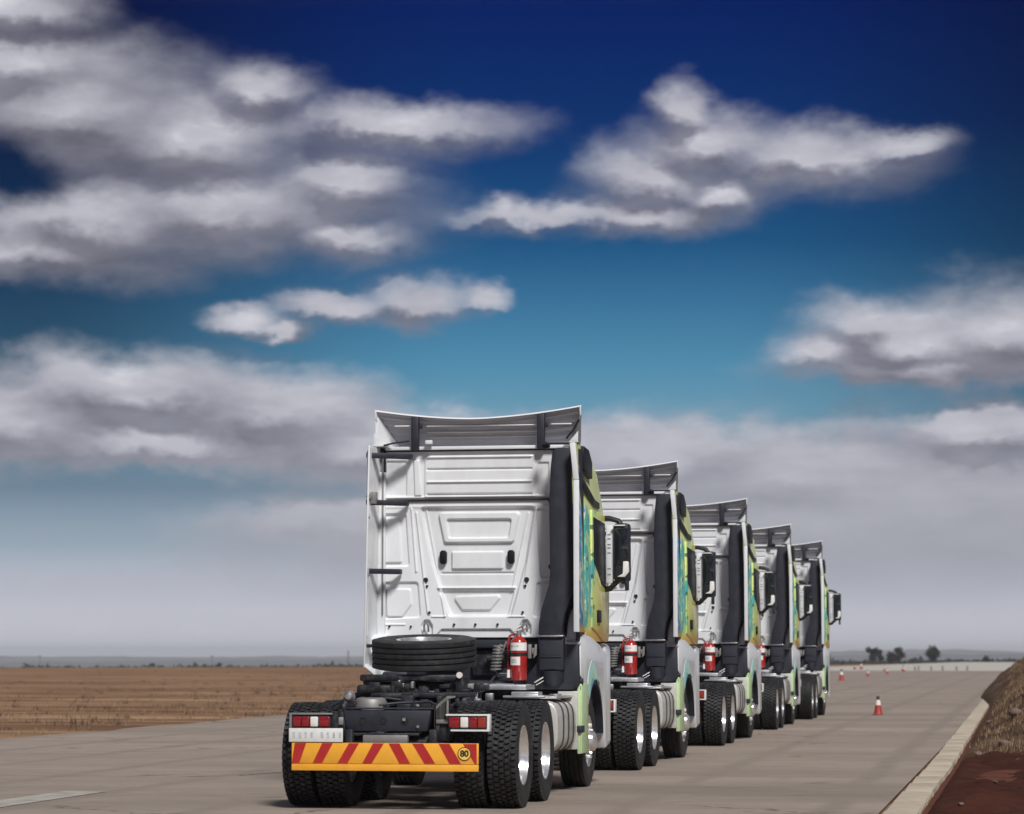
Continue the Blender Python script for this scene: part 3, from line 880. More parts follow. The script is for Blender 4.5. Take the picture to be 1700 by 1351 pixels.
for i in range(60):
    x, y_ = random.uniform(-.75, .55), random.uniform(1.25, 2.3)
    w_ = random.uniform(.012, .06); z = random.uniform(1.0, 1.2)
    (bs if i % 4 == 0 else b).box(x - w_, x + w_, y_, y_ + random.uniform(.03, .12), z, z + random.uniform(.02, .10), .006)
b.obj('deck_fittings', 'chassis', truck)['kind'] = 'stuff'; bs.obj('glint_bits', 'steel', truck)['kind'] = 'stuff'  # the steel bits are added, standing in for highlights on the chassis
b = B()
b.lathe([(0, 1.10), (.12, 1.10), (.15, 1.085), (.17, 1.04), (.17, .98)], (-.33, -.30, .01), 'z', 24)
b.obj('air_tank_cap', 'strap', truck)
b = B()
for (p) in ([(-.5, -.5, 1.02), (-.42, -.35, 1.09), (-.2, -.1, 1.1), (.1, .0, 1.06)], [(.5, -.55, 1.0), (.3, -.4, 1.07), (0, -.42, 1.06), (-.2, -.5, 1.04)],
            [(-.62, -.6, .9), (-.72, -.5, 1.02), (-.6, -.2, 1.1), (-.45, .1, 1.08)], [(.35, .0, 1.08), (.45, 1.0, 1.12), (.4, 2.0, 1.15), (.3, 3.2, 1.3)]):
    b.tube(p, .014, 6)
b.pieces('air_hose', 'black_plastic', truck)
b = B(); b.tube([(-.56, -.5, 1.02), (-.53, -.49, 1.10)], .018, 8)
b.lathe([(0, -.06), (.03, -.055), (.055, -.03), (.062, 0), (.058, .01), (0, .02)], (-.50, -.52, 1.125), 'y', 18)
b.obj('work_lamp', 'steel', truck)
b = B()
for (x0, x1, y0, y1, z) in ((-.34, .10, 1.75, 2.3, 1.125), (.30, .84, 2.15, 2.75, 1.16), (-.06, .55, 2.75, 3.3, 1.16)):
    b.box(x0, x1, y0, y1, z, z + .05, .006)
    for k in range(7):
        b.box(x0 + .02, x1 - .02, y0 + .03 + k * .07, y0 + .05 + k * .07, z + .05, z + .056)
b.pieces('catwalk_plate', 'aluminium', truck)
b = B()
b.box(.62, 1.08, 1.95, 2.02, 1.075, 1.10, .006); b.box(.70, 1.00, 2.02, 2.30, 1.10, 1.14, .01); b.box(.55, 1.15, 2.35, 3.5, 1.06, 1.085, .006)
b.pieces('tank_step', 'aluminium', truck)
b = B()                                                    # spare wheel carrier
for x in (-.80, -.34, .10):
    b.box(x - .05, x + .05, 1.55, 2.5, 1.22, 1.30, .015)
    b.prism([(x - .04, 1.0), (x + .16, 1.0), (x + .05, 1.25), (x - .04, 1.25)], 'y', 1.6, 1.7, .01)
b.box(-.88, .22, 1.52, 1.66, 1.26, 1.33, .02); b.box(-.95, .30, 1.58, 1.72, 1.06, 1.14, .02); b.box(-.9, -.5, 1.45, 1.6, 1.12, 1.22, .03); b.box(-.75, .15, 1.72, 2.4, 1.02, 1.25, .03)
b.prism([(.17, 1.10), (.30, 1.10), (.26, 1.30), (.21, 1.30)], 'y', 1.50, 1.60, .006)
b.cyl((.235, 1.53, 1.29), (.235, 1.53, 1.35), .028, n=10)
b.pieces('spare_carrier', 'chassis', truck)
b = B(); b.cyl((.235, 1.49, 1.325), (.235, 1.46, 1.325), .034, n=12); b.obj('reflector', 'lens_white', truck)

# ---- rear lamps
def tail_light(cx, right):
    b = B(); x0, x1 = cx - .205, cx + .205
    b.box(x0, x1, -.70, -.56, .795, .955, .012)
    h = b.obj('tail_light', 'black_plastic', truck)
    b = B()
    if right:
        b.prism([(x0 - .02, .955), (x1 + .012, .955), (x1 + .012, .785), (x0 + .03, .785), (x0 + .03, .803), (x1 - .012, .803), (x1 - .012, .938), (x0 - .02, .938)], 'y', -.715, -.60, .003)
    else:
        b.prism([(x1 + .02, .962), (x0 - .012, .962), (x0 - .012, .79), (x0 + .012, .79), (x0 + .012, .945), (x1 + .02, .945)], 'y', -.715, -.60, .003)
    b.obj('lamp_guard', 'label_white' if right else 'strap', h)
    segs = [(0, .105, 'lens_red'), (.115, .195, 'lens_white'), (.205, .285, 'lens_red'), (.29, .375, 'lens_orange')]
    for a0, a1, m in segs:
        if not right: m = m.replace('orange', 'red')
        if right: q0, q1 = x0 + .012 + a0, x0 + .012 + a1
        else: q0, q1 = x1 - .012 - a1, x1 - .012 - a0
        B().box(q0, q1, -.722, -.69, .822, .925, .012, 3).obj('lens', m, h)
tail_light(.755, True); tail_light(-.855, False)

# ---- number plate (its characters cannot be read in the picture)
b = B(); b.box(-1.06, -.505, -.775, -.765, .675, .812, .004); pt = b.obj('number_plate', 'plate_white', truck)
b = B()
for i in range(8):
    x = -1.02 + i * .062 + (.04 if i > 3 else 0)
    w_ = random.uniform(.018, .032)
    b.box(x, x + w_, -.7775, -.776, .715, .772)
b.obj('plate_print', 'plate_mark', pt, 0)['kind'] = 'stuff'

# ---- chevron board
def bu(u): return -1.032 + (450 + u / 4.474 - 485) * (1.905 / 310)
BZ0, BZ1, BS = .392, .668, .458
b = B(); b.box(-1.032, .873, -.765, -.750, BS + .004, BZ1, .003); b.box(-1.032, .873, -.768, -.750, BZ0, BS, .003)
board = b.obj('warning_board', 'board_orange', truck)
b = B(); b.box(-.95, .80, -.75, -.70, .42, .64, .01); b.box(-.5, -.42, -.72, -.5, .45, .80, .01); b.box(.36, .44, -.72, -.5, .45, .80, .01); b.pieces('board_backing', 'chassis', board)
for t0, t1, q0, q1 in ((180, 265, 158, 215), (385, 465, 315, 385), (585, 660, 500, 575), (765, 845, 685, 755), (880, 960, 960, 1040), (1055, 1135, 1145, 1225), (1250, 1330, 1330, 1415), (1430, 1530, 1515, 1530)):
    b = B(); b.prism([(bu(q0), BS + .008), (bu(q1), BS + .008), (bu(t1), BZ1 - .004), (bu(t0), BZ1 - .004)], 'y', -.7672, -.7645)
    b.obj('red_stripe', 'board_red', board, 0)
bx_, bz_ = bu(1440), .566
b = B(); b.cyl((bx_, -.766, bz_), (bx_, -.7695, bz_), .068, n=32); badge = b.obj('speed_badge', 'badge_yellow', board, 0)
b = B(); b.lathe([(.060, -.7705), (.068, -.7705), (.068, -.769), (.060, -.769)], (bx_, 0, bz_), 'y', 32, True); b.obj('badge_ring', 'ink', badge, 0)
cu = bpy.data.curves.new('speed_number', 'FONT'); cu.body = '80'; cu.size = .085; cu.align_x = 'CENTER'; cu.align_y = 'CENTER'; cu.extrude = .0008; cu.offset = .0035
to = bpy.data.objects.new('tmp_text', cu); col.objects.link(to)
bpy.context.view_layer.update()
tm = bpy.data.meshes.new_from_object(to.evaluated_get(bpy.context.evaluated_depsgraph_get()))
bpy.data.objects.remove(to)
tm.materials.clear(); tm.materials.append(MATS['ink'])
o = link('speed_number', tm, badge); o.location = (bx_, -.7708, bz_); o.rotation_euler = (math.pi / 2, 0, 0)

# ---- fuel tank
b = B()
sec = []
for i in range(28):                                        # superellipse section, long axis y
    a = 2 * math.pi * i / 28
    c_, s_ = math.cos(a), math.sin(a)
    sec.append((.95 + .25 * math.copysign(abs(c_) ** .55, c_), .755 + .285 * math.copysign(abs(s_) ** .55, s_)))
b.prism(sec, 'y', 2.12, 3.42, .025, 3); b.prism([(-x, z) for x, z in sec][::-1], 'y', 2.12, 3.42, .025, 3)
b.pieces('fuel_tank', 'tank_paint', truck)
for yy in (2.5, 2.86, 3.2):
    b = B()
    big = [(.95 + (x - .95) * 1.035, .755 + (z - .755) * 1.03) for x, z in sec]
    b.prism(big, 'y', yy - .03, yy + .03, .004); b.obj('tank_strap', 'band_dark', truck)
b = B(); b.cyl((1.02, 3.05, 1.02), (1.02, 3.05, 1.09), .06, n=18); b.cyl((1.02, 3.05, 1.09), (1.02, 3.05, 1.105), .07, n=18); b.obj('filler_cap', 'steel', truck)

# ---- cab shell (lofted)
def section(z, xw, yr, yf, rr, rf, n=6):
    pts = []
    def arc(cx, cy, r, a0, a1, k):
        for i in range(k + 1):
            a = a0 + (a1 - a0) * i / k; pts.append((cx + r * math.cos(a), cy + r * math.sin(a), z))
    arc(xw - rr, yr + rr, rr, -math.pi / 2, 0, 3); arc(xw - rf, yf - rf, rf, 0, math.pi / 2, n)
    arc(-xw + rf, yf - rf, rf, math.pi / 2, math.pi, n); arc(-xw + rr, yr + rr, rr, math.pi, 1.5 * math.pi, 3)
    return pts
levels = [(1.70, 1.235, 3.86, 6.02, .05, .30), (1.78, 1.245, 3.86, 6.04, .05, .30), (2.3, 1.25, 3.86, 6.05, .05, .32), (2.6, 1.245, 3.86, 5.99, .05, .36),
          (3.2, 1.235, 3.86, 5.80, .05, .42), (3.35, 1.225, 3.86, 5.76, .05, .45), (3.7, 1.20, 3.86, 5.55, .05, .48), (3.88, 1.16, 3.86, 5.25, .06, .5), (3.95, 1.08, 3.88, 5.0, .08, .5)]
b = B(); rows = [section(*L) for L in levels]; n = len(rows[0])
vs = [p for r_ in rows for p in r_]
fs = [(k * n + i, k * n + (i + 1) % n, (k + 1) * n + (i + 1) % n, (k + 1) * n + i) for k in range(len(rows) - 1) for i in range(n)]
fs += [tuple(range(n))[::-1], tuple((len(rows) - 1) * n + i for i in range(n))]
b._add(vs, fs)
cab = b.obj('cab', 'livery', truck, 40)
b = B()                                                    # windscreen
for z0, y0, z1, y1 in ((2.35, 6.06, 3.22, 5.83),):
    b._add([(-1.02, y0 - .06, z0), (-.6, y0, z0), (.6, y0, z0), (1.02, y0 - .06, z0), (1.0, y1 - .06, z1), (.6, y1, z1), (-.6, y1, z1), (-1.0, y1 - .06, z1)], [(0, 1, 6, 7), (1, 2, 5, 6), (2, 3, 4, 5)])
b.obj('windscreen', 'glass_dark', cab)
b = B(); b.box(-1.22, 1.22, 5.55, 6.10, .42, 1.68, .08, 3); b.obj('front_bumper', 'white_paint', truck)
for s in (1, -1):
    b = B(); b.prism([(4.28, 1.86), (5.42, 1.70), (5.46, 2.35), (5.30, 3.22), (4.28, 3.24)], 'x', s * 1.225, s * 1.262, .012)
    door = b.obj('door', 'livery', cab)
    b = B(); b.prism([(4.40, 2.62), (4.75, 2.50), (5.0, 2.38), (5.36, 2.33), (5.28, 3.12), (4.34, 3.16)], 'x', s * 1.245, s * 1.268, .008); b.obj('door_window', 'gloss_black', door)
    b = B(); b.box(min(s * 1.262, s * 1.285), max(s * 1.262, s * 1.285), 4.62, 4.86, 1.92, 2.07, .01); b.obj('door_handle', 'gloss_black', door)
    # roof-side dark trim and stripe
    b = B(); b.prism([(3.72, 3.46), (4.62, 3.28), (4.95, 3.28), (4.95, 3.35), (4.60, 3.37), (3.72, 3.56)], 'x', s * 1.20, s * 1.252, .006); b.obj('dark_stripe', 'gloss_black', cab)
    b = B(); b.prism([(3.72, 3.95), (3.72, 3.66), (4.35, 3.60), (4.35, 3.80), (4.1, 3.93)], 'x', s * 1.10, s * 1.255, .015); b.obj('roof_quarter_trim', 'gloss_black', cab)

# ---- embossed rear wall (pressed sheet steel)
def rear_wall():
    step = .0072
    x = np.arange(-1.135, 1.2 + step, step); z = np.arange(1.745, 3.93 + step, step)
    X, Z = np.meshgrid(x, z)
    def U(q): return PX(590 + q / 4.595)
    def Vv(q): return PZ(820 + q / 4.595)
    def U1(q): return PX(590 + q / 4.048)
    def V1(q): return PZ(660 + q / 4.048)
    H = np.zeros_like(X)
    def sdf(poly):
        d = np.full(X.shape, 1e9); sgn = np.ones(X.shape)
        n_ = len(poly)
        for i in range(n_):
            ax, az_ = poly[i]; bx2, bz2 = poly[i - 1]
            ex, ez = bx2 - ax, bz2 - az_
            wx, wz = X - ax, Z - az_
            t = np.clip((wx * ex + wz * ez) / (ex * ex + ez * ez), 0, 1)
            d = np.minimum(d, (wx - ex * t) ** 2 + (wz - ez * t) ** 2)
            c1 = Z >= az_; c2 = Z < bz2; c3 = ex * wz > ez * wx
            flip = (c1 & c2 & c3) | (~c1 & ~c2 & ~c3)
            sgn = np.where(flip, -sgn, sgn)
        return np.sqrt(d) * sgn
    def seg(p, q):
        ex, ez = q[0] - p[0], q[1] - p[1]
        t = np.clip(((X - p[0]) * ex + (Z - p[1]) * ez) / (ex * ex + ez * ez), 0, 1)
        return np.hypot(X - p[0] - ex * t, Z - p[1] - ez * t)
    def panel(poly, a, r=.02, w=.014, f=(U, Vv)):
        nonlocal H
        P = [(f[0](u), f[1](v)) for u, v in poly]
        cx = sum(p[0] for p in P) / len(P); cz = sum(p[1] for p in P) / len(P)
        d = sdf([(px_ + math.copysign(min(r, abs(cx - px_) * .5), cx - px_), pz_ + math.copysign(min(r, abs(cz - pz_) * .5), cz - pz_)) for px_, pz_ in P]) - r
        w *= .72; t = np.clip(.5 - d / (2 * w), 0, 1); H += a * t * t * (3 - 2 * t)
    def line(p, q, a, w=.012, f=(U, Vv)):
        nonlocal H
        w *= .78; H += a * np.exp(-(seg((f[0](p[0]), f[1](p[1])), (f[0](q[0]), f[1](q[1]))) / w) ** 2)
    # main wall
    panel([(505, 100), (1365, 100), (1300, 520), (1195, 930), (715, 930), (590, 520)], -.030, .04, .022)
    panel([(640, 140), (1250, 140), (1212, 372), (678, 372)], .028, .04, .016)
    panel([(700, 192), (1190, 192), (1172, 335), (715, 335)], -.026, .025, .013)
    panel([(738, 440), (1125, 440), (1125, 572), (738, 572)], .020, .015, .013)
    line((660, 604), (1200, 604), -.014); line((640, 716), (1215, 716), .020, .014)
    panel([(650, 738), (1205, 738), (1165, 925), (735, 925)], -.018, .02, .014)
    panel([(758, 780), (1100, 772), (1040, 885), (805, 885)], .020, .03, .014)
    panel([(222, 148), (388, 148), (412, 548), (214, 548)], -.020, .03, .014)
    panel([(224, 180), (338, 180), (356, 522), (214, 522)], .018, .02, .012)
    panel([(210, 672), (482, 672), (500, 940), (210, 950)], -.020, .035, .014)
    panel([(238, 722), (425, 722), (430, 840), (370, 936), (242, 936)], .018, .03, .014)
    panel([(1385, 120), (1560, 120), (1560, 640), (1410, 640)], -.018, .03, .014)
    panel([(1385, 680), (1560, 672), (1560, 940), (1360, 940)], -.018, .03, .014)
    line((432, 110), (470, 590), .016); line((470, 140), (560, 905), .018); line((540, 110), (690, 930), .012)
    line((1385, 110), (1290, 700), .014); line((1320, 150), (1200, 720), .012)
    for u in (550, 1297):
        panel([(u - 42, 1075), (u - 42, 1000), (u - 20, 962), (u + 20, 962), (u + 42, 1000), (u + 42, 1075)], -.03, .02, .012)
    panel([(655, 1032), (1190, 1032), (1225, 1100), (620, 1100)], -.022, .02, .012)
    line((230, 995), (380, 995), .010); line((590, 935), (690, 935), .010); line((1165, 935), (1290, 935), .010)
    line((-100, 95), (1700, 95), .006, .02)
    # upper wall
    line((80, 688), (1500, 684), -.020, .010, (U1, V1)); line((80, 668), (1500, 664), .010, .014, (U1, V1))
    for v, a in ((398, .018), (480, -.016), (565, .018), (650, -.024)):
        line((490, v), (1185, v), a, .013, (U1, V1))
    panel([(470, 385), (1210, 385), (1210, 668), (470, 668)], .012, .02, .014, (U1, V1))
    panel([(205, 420), (345, 420), (345, 658), (200, 658)], -.016, .02, .014, (U1, V1))
    panel([(395, 415), (432, 415), (450, 658), (402, 658)], .016, .008, .012, (U1, V1))
    panel([(1228, 440), (1300, 440), (1300, 655), (1228, 655)], -.014, .015, .014, (U1, V1))
    V = np.stack([X, 3.765 - 1.35 * H, Z], -1).reshape(-1, 3)
    nx, nz = len(x), len(z)
    i = np.arange(nx - 1)[None, :] + nx * np.arange(nz - 1)[:, None]
    F = np.stack([i, i + 1, i + 1 + nx, i + nx], -1).reshape(-1, 4)
    w = link('rear_wall', np_mesh('rear_wall', V, F, 'wall_paint', True), cab)
    b = B()
    for u, v, r_ in ((543, 655, 18), (553, 702, 9), (1310, 655, 18), (1300, 702, 9), (572, 903, 9), (1280, 903, 9), (265, 1010, 8), (430, 1010, 8), (760, 995, 9), (922, 995, 9), (1090, 995, 9)):
        q = (U(u), 0, Vv(v)); rr = r_ / 4.595 * .0071
        b.cyl((q[0], 3.80, q[2]), (q[0], 3.742, q[2]), rr, n=14)
    b.obj('hole_discs', 'ink', w)['kind'] = 'stuff'  # black discs stand in for the dark of the wall's holes
    for z_, h_, x1_ in ((PZ(830), .006, .93), (PZ(747.5), .007, 1.0)):     # dark strips standing in for the dark seam gaps between the pressings
        b = B(); b.box(-1.13, x1_, 3.735, 3.80, z_ - h_, z_ + h_, .003); b.obj('seam_strip', 'ink', w)
    for u in (675, 1190):
        b = B(); b.prism([(U(u - 25), Vv(520)), (U(u - 25), Vv(445)), (U(u - 12), Vv(430)), (U(u + 12), Vv(430)), (U(u + 25), Vv(445)), (U(u + 25), Vv(520)), (U(u + 12), Vv(535)), (U(u - 12), Vv(535))], 'y', 3.745, 3.81, .004); b.obj('vent_cover', 'gloss_black', w)
    for u in (550, 1297):
        b = B(); b.tube([(U(u - 16), 3.75, Vv(1050)), (U(u - 16), 3.73, Vv(1000)), (U(u), 3.73, Vv(982)), (U(u + 16), 3.73, Vv(1000)), (U(u + 16), 3.75, Vv(1050))], .012, 8); b.obj('lifting_eye', 'strap', w)
rear_wall()

# ---- side fairings behind the cab
for s in (1, -1):
    b = B()
    xo = 1.275 if s > 0 else 1.245
    ys_ = [3.17, 3.30, 3.55, 3.85]
    for nm in (0,):
        zt, zb = 3.95, (1.40 if s < 0 else 1.80)
        outer = [(s * (xo - .02), 3.17), (s * xo, 3.25), (s * (xo - .01), 3.6), (s * (xo - .03), 3.86)]
        inner = [(x - s * .022, y_) for x, y_ in outer]
        b.prism(outer + inner[::-1], 'z', zb, zt, .005)
        for v in b.bm.verts:
            if v.co.z > 3.5: v.co.x -= s * (v.co.z - 3.5) * .10
            if s < 0 and v.co.z < 1.5 and v.co.y < 3.4: pass
    f = b.obj('side_fairing', 'livery' if s > 0 else 'white_paint', cab)
    if s > 0:                                              # dark inner skin
        b = B(); o2 = [(x - .024, y_ + (.004 if i == 0 else 0)) for i, (x, y_) in enumerate(outer)]
        b.prism(o2 + [(x - .008, y_) for x, y_ in o2[::-1]], 'z', zb + .01, zt - .01, 0)
        for v in b.bm.verts:
            if v.co.z > 3.5: v.co.x -= (v.co.z - 3.5) * .10
        b.obj('inner_skin', 'black_plastic', f)
    if s > 0:                                              # white trailing edge
        b = B(); b.box(1.214, 1.278, 3.150, 3.170, 1.80, 3.52, .006); b.prism([(1.214, 3.525), (1.278, 3.525), (1.236, 3.945), (1.172, 3.945)], 'y', 3.150, 3.170, .005); b.obj('edge_strip', 'white_paint', f)
b = B(); b.prism([(-1.20, 1.40), (-1.235, 1.46), (-1.235, 1.42), (-1.09, 1.30), (-1.09, 1.40)], 'y', 3.2, 3.6, .004); b.obj('fairing_foot', 'white_paint', cab)
b = B(); b.box(-1.20, -1.10, 3.72, 3.80, 1.70, 3.93, .02); b.box(-1.225, -1.205, 3.3, 3.34, 1.75, 3.9, .006); b.pieces('corner_post', 'white_paint', cab)
b = B(); b.box(-1.135, -1.120, 3.70, 3.73, 2.0, 3.7, .004); b.obj('post_seam', 'strap', cab)
for z0, x1 in ((3.845, -.775), (3.30, -.815), (2.505, -.895)):  # hinge arms
    b = B(); b.prism([(-1.235, 3.30), (x1, 3.62), (x1, 3.73), (-1.235, 3.40)], 'z', z0 - .030, z0 + .030, .006); b.obj('hinge_arm', 'black_plastic', cab)
b = B(); b.box(-1.22, -1.12, 3.30, 3.42, 3.28, 3.42, .01); b.cyl((-1.19, 3.28, 3.36), (-1.19, 3.25, 3.36), .03, n=10); b.cyl((-1.2, 3.3, 3.12), (-1.2, 3.26, 3.12), .018, n=8); b.cyl((-1.2, 3.3, 2.46), (-1.2, 3.26, 2.46), .018, n=8)
b.pieces('hinge_bolt', 'strap', cab)
b = B(); b.box(-1.24, -.98, 3.3, 3.42, 1.625, 1.665, .01); b.obj('hinge_arm', 'black_plastic', cab)

# ---- roof deflector
def edge_z(x): return 4.275 + .115 * (abs(x + .06) / 1.2) ** 1.7
xsn = [-1.225 + 2.45 * i / 40 for i in range(41)]
b = B()
rows = []
for y_, f_, dz, xs_ in ((3.68, 1.0, 0, 1.0), (3.70, 1.0, .018, 1.0), (4.2, .80, .02, .94), (5.0, .35, .02, .82), (5.35, .0, .0, .76)):
    rows.append([(x * xs_, y_, 3.96 + (edge_z(x) - 3.96) * f_ + dz) for x in xsn])
vs = [p for r_ in rows for p in r_]; n = len(xsn)
b._add(vs, [(k * n + i, k * n + i + 1, (k + 1) * n + i + 1, (k + 1) * n + i) for k in range(4) for i in range(n - 1)])
defl = b.obj('roof_deflector', 'white_paint', truck, 40)
# rear hollow: ribbed inner skin running down and forward from the trailing edge
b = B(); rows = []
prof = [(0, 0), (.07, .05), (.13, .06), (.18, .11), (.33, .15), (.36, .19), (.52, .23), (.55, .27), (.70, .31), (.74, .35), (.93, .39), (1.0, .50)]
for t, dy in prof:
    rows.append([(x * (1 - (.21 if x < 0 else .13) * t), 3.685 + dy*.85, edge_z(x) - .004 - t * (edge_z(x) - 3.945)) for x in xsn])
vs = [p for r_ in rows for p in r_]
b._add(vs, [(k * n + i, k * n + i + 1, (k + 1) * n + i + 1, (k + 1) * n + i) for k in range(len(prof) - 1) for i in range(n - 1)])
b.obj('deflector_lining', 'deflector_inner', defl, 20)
for s, k in ((-1, .21), (1, .13)):                         # lit inner faces of the cheeks
    b = B(); e = edge_z(s * 1.222)
    b._add([(s * 1.222, 3.69, e - .006)] + [(s * 1.222 * (1 - k * t), 3.682 + dy * .85, e - .006 - t * (e - 3.945)) for t, dy in prof[1:]] + [(s * 1.215, 3.70, 3.945)], [tuple(range(13))])
    b.obj('cheek_lining', 'white_paint', defl, 0)
for s in (-1, 1):                                          # side cheeks
    b = B(); b.prism([(3.67, edge_z(s * 1.22) + .01), (3.69, edge_z(s * 1.22) - .10), (4.0, 4.02), (4.0, 3.95), (4.6, 3.95), (4.5, 4.10)], 'x', s * 1.225, s * 1.205, .004)
    for v in b.bm.verts: v.co.x -= s * max(0, v.co.y - 3.70) * .17
    b.obj('cheek', 'white_paint', defl)
b = B()
for z_, y_ in ((4.20, 3.75), (4.13, 3.82), (4.075, 3.88)):
    b.box(-.62 if z_ > 4.1 else -.60, .70, y_, y_ + .02, z_, z_ + .012, .003)
b.box(-1.0, -.80, 3.75, 3.77, 4.205, 4.22, .003); b.box(.86, 1.10, 3.75, 3.77, 4.205, 4.22, .003)
b.pieces('lining_rib', 'label_white', defl)
for x in (-.735, .755):
    b = B(); b.box(x - .045, x + .045, 3.64, 3.72, 3.915, edge_z(x) - .008, .012)
    b.box(x + .045, x + .085, 3.65, 3.70, 4.17, 4.24, .008)
    b.obj('deflector_strut', 'black_plastic', defl)
b = B(); b.tube([(-.78, 3.56, 4.02), (-.95, 3.55, 4.0), (-1.08, 3.54, 3.97)], .012, 6); b.tube([(1.22, 3.55, 4.24), (1.14, 3.6, 4.12), (1.06, 3.62, 4.03)], .012, 6)
b.box(.80, 1.24, 3.35, 3.42, 3.945, 3.965, .005); b.cyl((.85, 3.4, 3.94), (.85, 3.52, 3.94), .04, n=12)
b.pieces('stay_rod', 'black_plastic', defl)
b = B(); b.box(-1.10, 1.02, 3.70, 3.77, 3.925, 3.965, .008); b.box(-.60, -.52, 3.6, 3.66, 3.985, 4.03, .006); b.pieces('roof_edge_rail', 'white_paint', cab)
b = B(); b.prism([(1.06, 3.97), (1.19, 3.97), (1.19, 4.12)], 'y', 3.66, 3.69, .003); b.box(-1.22, -1.06, 3.55, 4.0, 3.96, 3.985, .006); b.prism([(-1.22, 4.12), (-1.22, 3.99), (-1.0, 3.99)], 'y', 3.62, 3.66, .003); b.pieces('corner_filler', 'white_paint', defl)

# ---- snorkel air intake
b = B()
b.prism([(.985, 3.905), (.94, 3.87), (.92, 3.70), (.90, 3.24), (.91, 2.47), (.895, 2.33), (.81, 2.06), (.78, 1.90), (.775, 1.765), (1.055, 1.765), (1.06, 1.88), (1.085, 2.0), (1.20, 2.25), (1.22, 2.36), (1.22, 3.88), (1.19, 3.91)], 'y', 3.34, 3.66, .035, 3)
snork = b.obj('air_intake', 'black_plastic', truck, 40)
b = B(); b.box(.755, 1.065, 3.325, 3.67, 1.745, 1.765, .004); b.obj('clamp_band', 'steel', snork)
for zz in (3.30, 2.545):
    b = B(); b.lathe([(.018, 3.42), (.036, 3.42), (.036, 3.47), (.018, 3.47)], (.915, 0, zz), 'y', 16, True); b.obj('mounting_lug', 'black_plastic', snork)
for zz in (3.62, 3.45, 2.75):
    b = B(); b.box(1.225, 1.235, 3.4, 3.5, zz, zz + .09, .003); b.obj('clip', 'strap', snork)
b = B()
b.prism([(.785, 1.745), (1.06, 1.745), (1.06, 1.655), (1.225, 1.655), (1.235, 1.20), (1.16, 1.145), (.62, 1.145), (.60, 1.28), (.74, 1.45)], 'y', 3.44, 3.82, .02)
b.box(.77, 1.07, 3.36, 3.5, 1.36, 1.745, .03, 3)
b.lathe([(0, 1.17), (.09, 1.18), (.135, 1.24), (.14, 1.36)], (.93, 3.48, 0), 'z', 20)
b.box(.80, 1.04, 3.345, 3.37, 1.515, 1.527, .003)
b.obj('air_filter_housing', 'black_plastic', truck)
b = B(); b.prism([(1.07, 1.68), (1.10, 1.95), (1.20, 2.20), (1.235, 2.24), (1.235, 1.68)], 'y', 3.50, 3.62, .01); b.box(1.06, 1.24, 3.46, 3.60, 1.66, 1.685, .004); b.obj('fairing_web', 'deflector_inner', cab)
b = B(); b.box(1.195, 1.235, 3.42, 3.80, 1.7, 3.90, .01); b.obj('intake_back', 'black_plastic', snork)

# ---- engine bay behind/below the cab
b = B()
b.box(-1.0, 1.15, 3.98, 5.4, .95, 1.72, .04); b.box(-.45, .45, 3.3, 4.0, .85, 1.25, .08); b.cyl((0, 2.6, .95), (0, 3.4, .98), .20, n=20); b.cyl((0, 1.5, .75), (0, 2.7, .92), .07, n=14)
b.box(-1.05, -.75, 3.35, 3.8, 1.0, 1.35, .03); b.box(-1.15, 1.15, 3.82, 3.98, 1.62, 1.735, .02)
b.pieces('engine_cover', 'black_plastic', truck)
b = B()
def helix(c, ax, r, turns, L, wr):
    c = Vector(c); ax = Vector(ax).normalized(); q = ax.to_track_quat('Z', 'Y'); m_ = int(turns * 10)
    b.tube([c + ax * (L * i / m_) + q @ Vector((r * math.cos(i * .628), r * math.sin(i * .628), 0)) for i in range(m_ + 1)], wr, 5)
helix((.29, 3.3, 1.36), (.12, 0, 1), .055, 8, .30, .011)
b.pieces('coiled_hose', 'strap', truck)
b = B(); helix((.40, 3.4, 1.40), (.1, 0, 1), .04, 8, .2, .009); b.tube([(.30, 3.3, 1.36), (.33, 3.2, 1.30), (.45, 3.2, 1.31), (.50, 3.25, 1.32)], .01, 6)
b.tube([(.42, 3.35, 1.6), (.5, 3.3, 1.5), (.46, 3.4, 1.2)], .012, 6); b.pieces('coiled_hose', 'black_plastic', truck)
b = B(); b.tube([(.33, 3.35, 1.50), (.41, 3.33, 1.69)], .013, 8); b.box(.46, .50, 3.4, 3.43, 1.60, 1.63, .006); b.tube([(.33, 3.3, 1.33), (.50, 3.27, 1.335)], .008, 6)
b.tube([(.72, 3.40, 1.23), (.86, 3.40, 1.31)], .009, 6); b.tube([(.74, 3.40, 1.20), (.88, 3.40, 1.28)], .007, 6); b.pieces('gas_strut', 'steel', truck)
b = B(); b.box(.66, .70, 3.3, 3.38, 1.50, 1.66, .008); b.box(.70, .74, 3.34, 3.4, 1.55, 1.62, .01); b.prism([(.72, 1.50), (.76, 1.54), (.76, 1.66), (.74, 1.66)], 'y', 3.32, 3.36, .004); b.pieces('extinguisher_bracket', 'strap', truck)
b = B(); b.box(-.6, -.2, 3.86, 3.9, 1.35, 1.5, .01); b.box(-.1, .2, 3.9, 3.95, 1.3, 1.6, .02); b.cyl((.1, 3.8, 1.5), (.3, 3.8, 1.5), .05, n=12); b.box(.25, .35, 3.8, 3.9, 1.55, 1.6, .01); b.pieces('engine_fitting', 'chassis', truck)

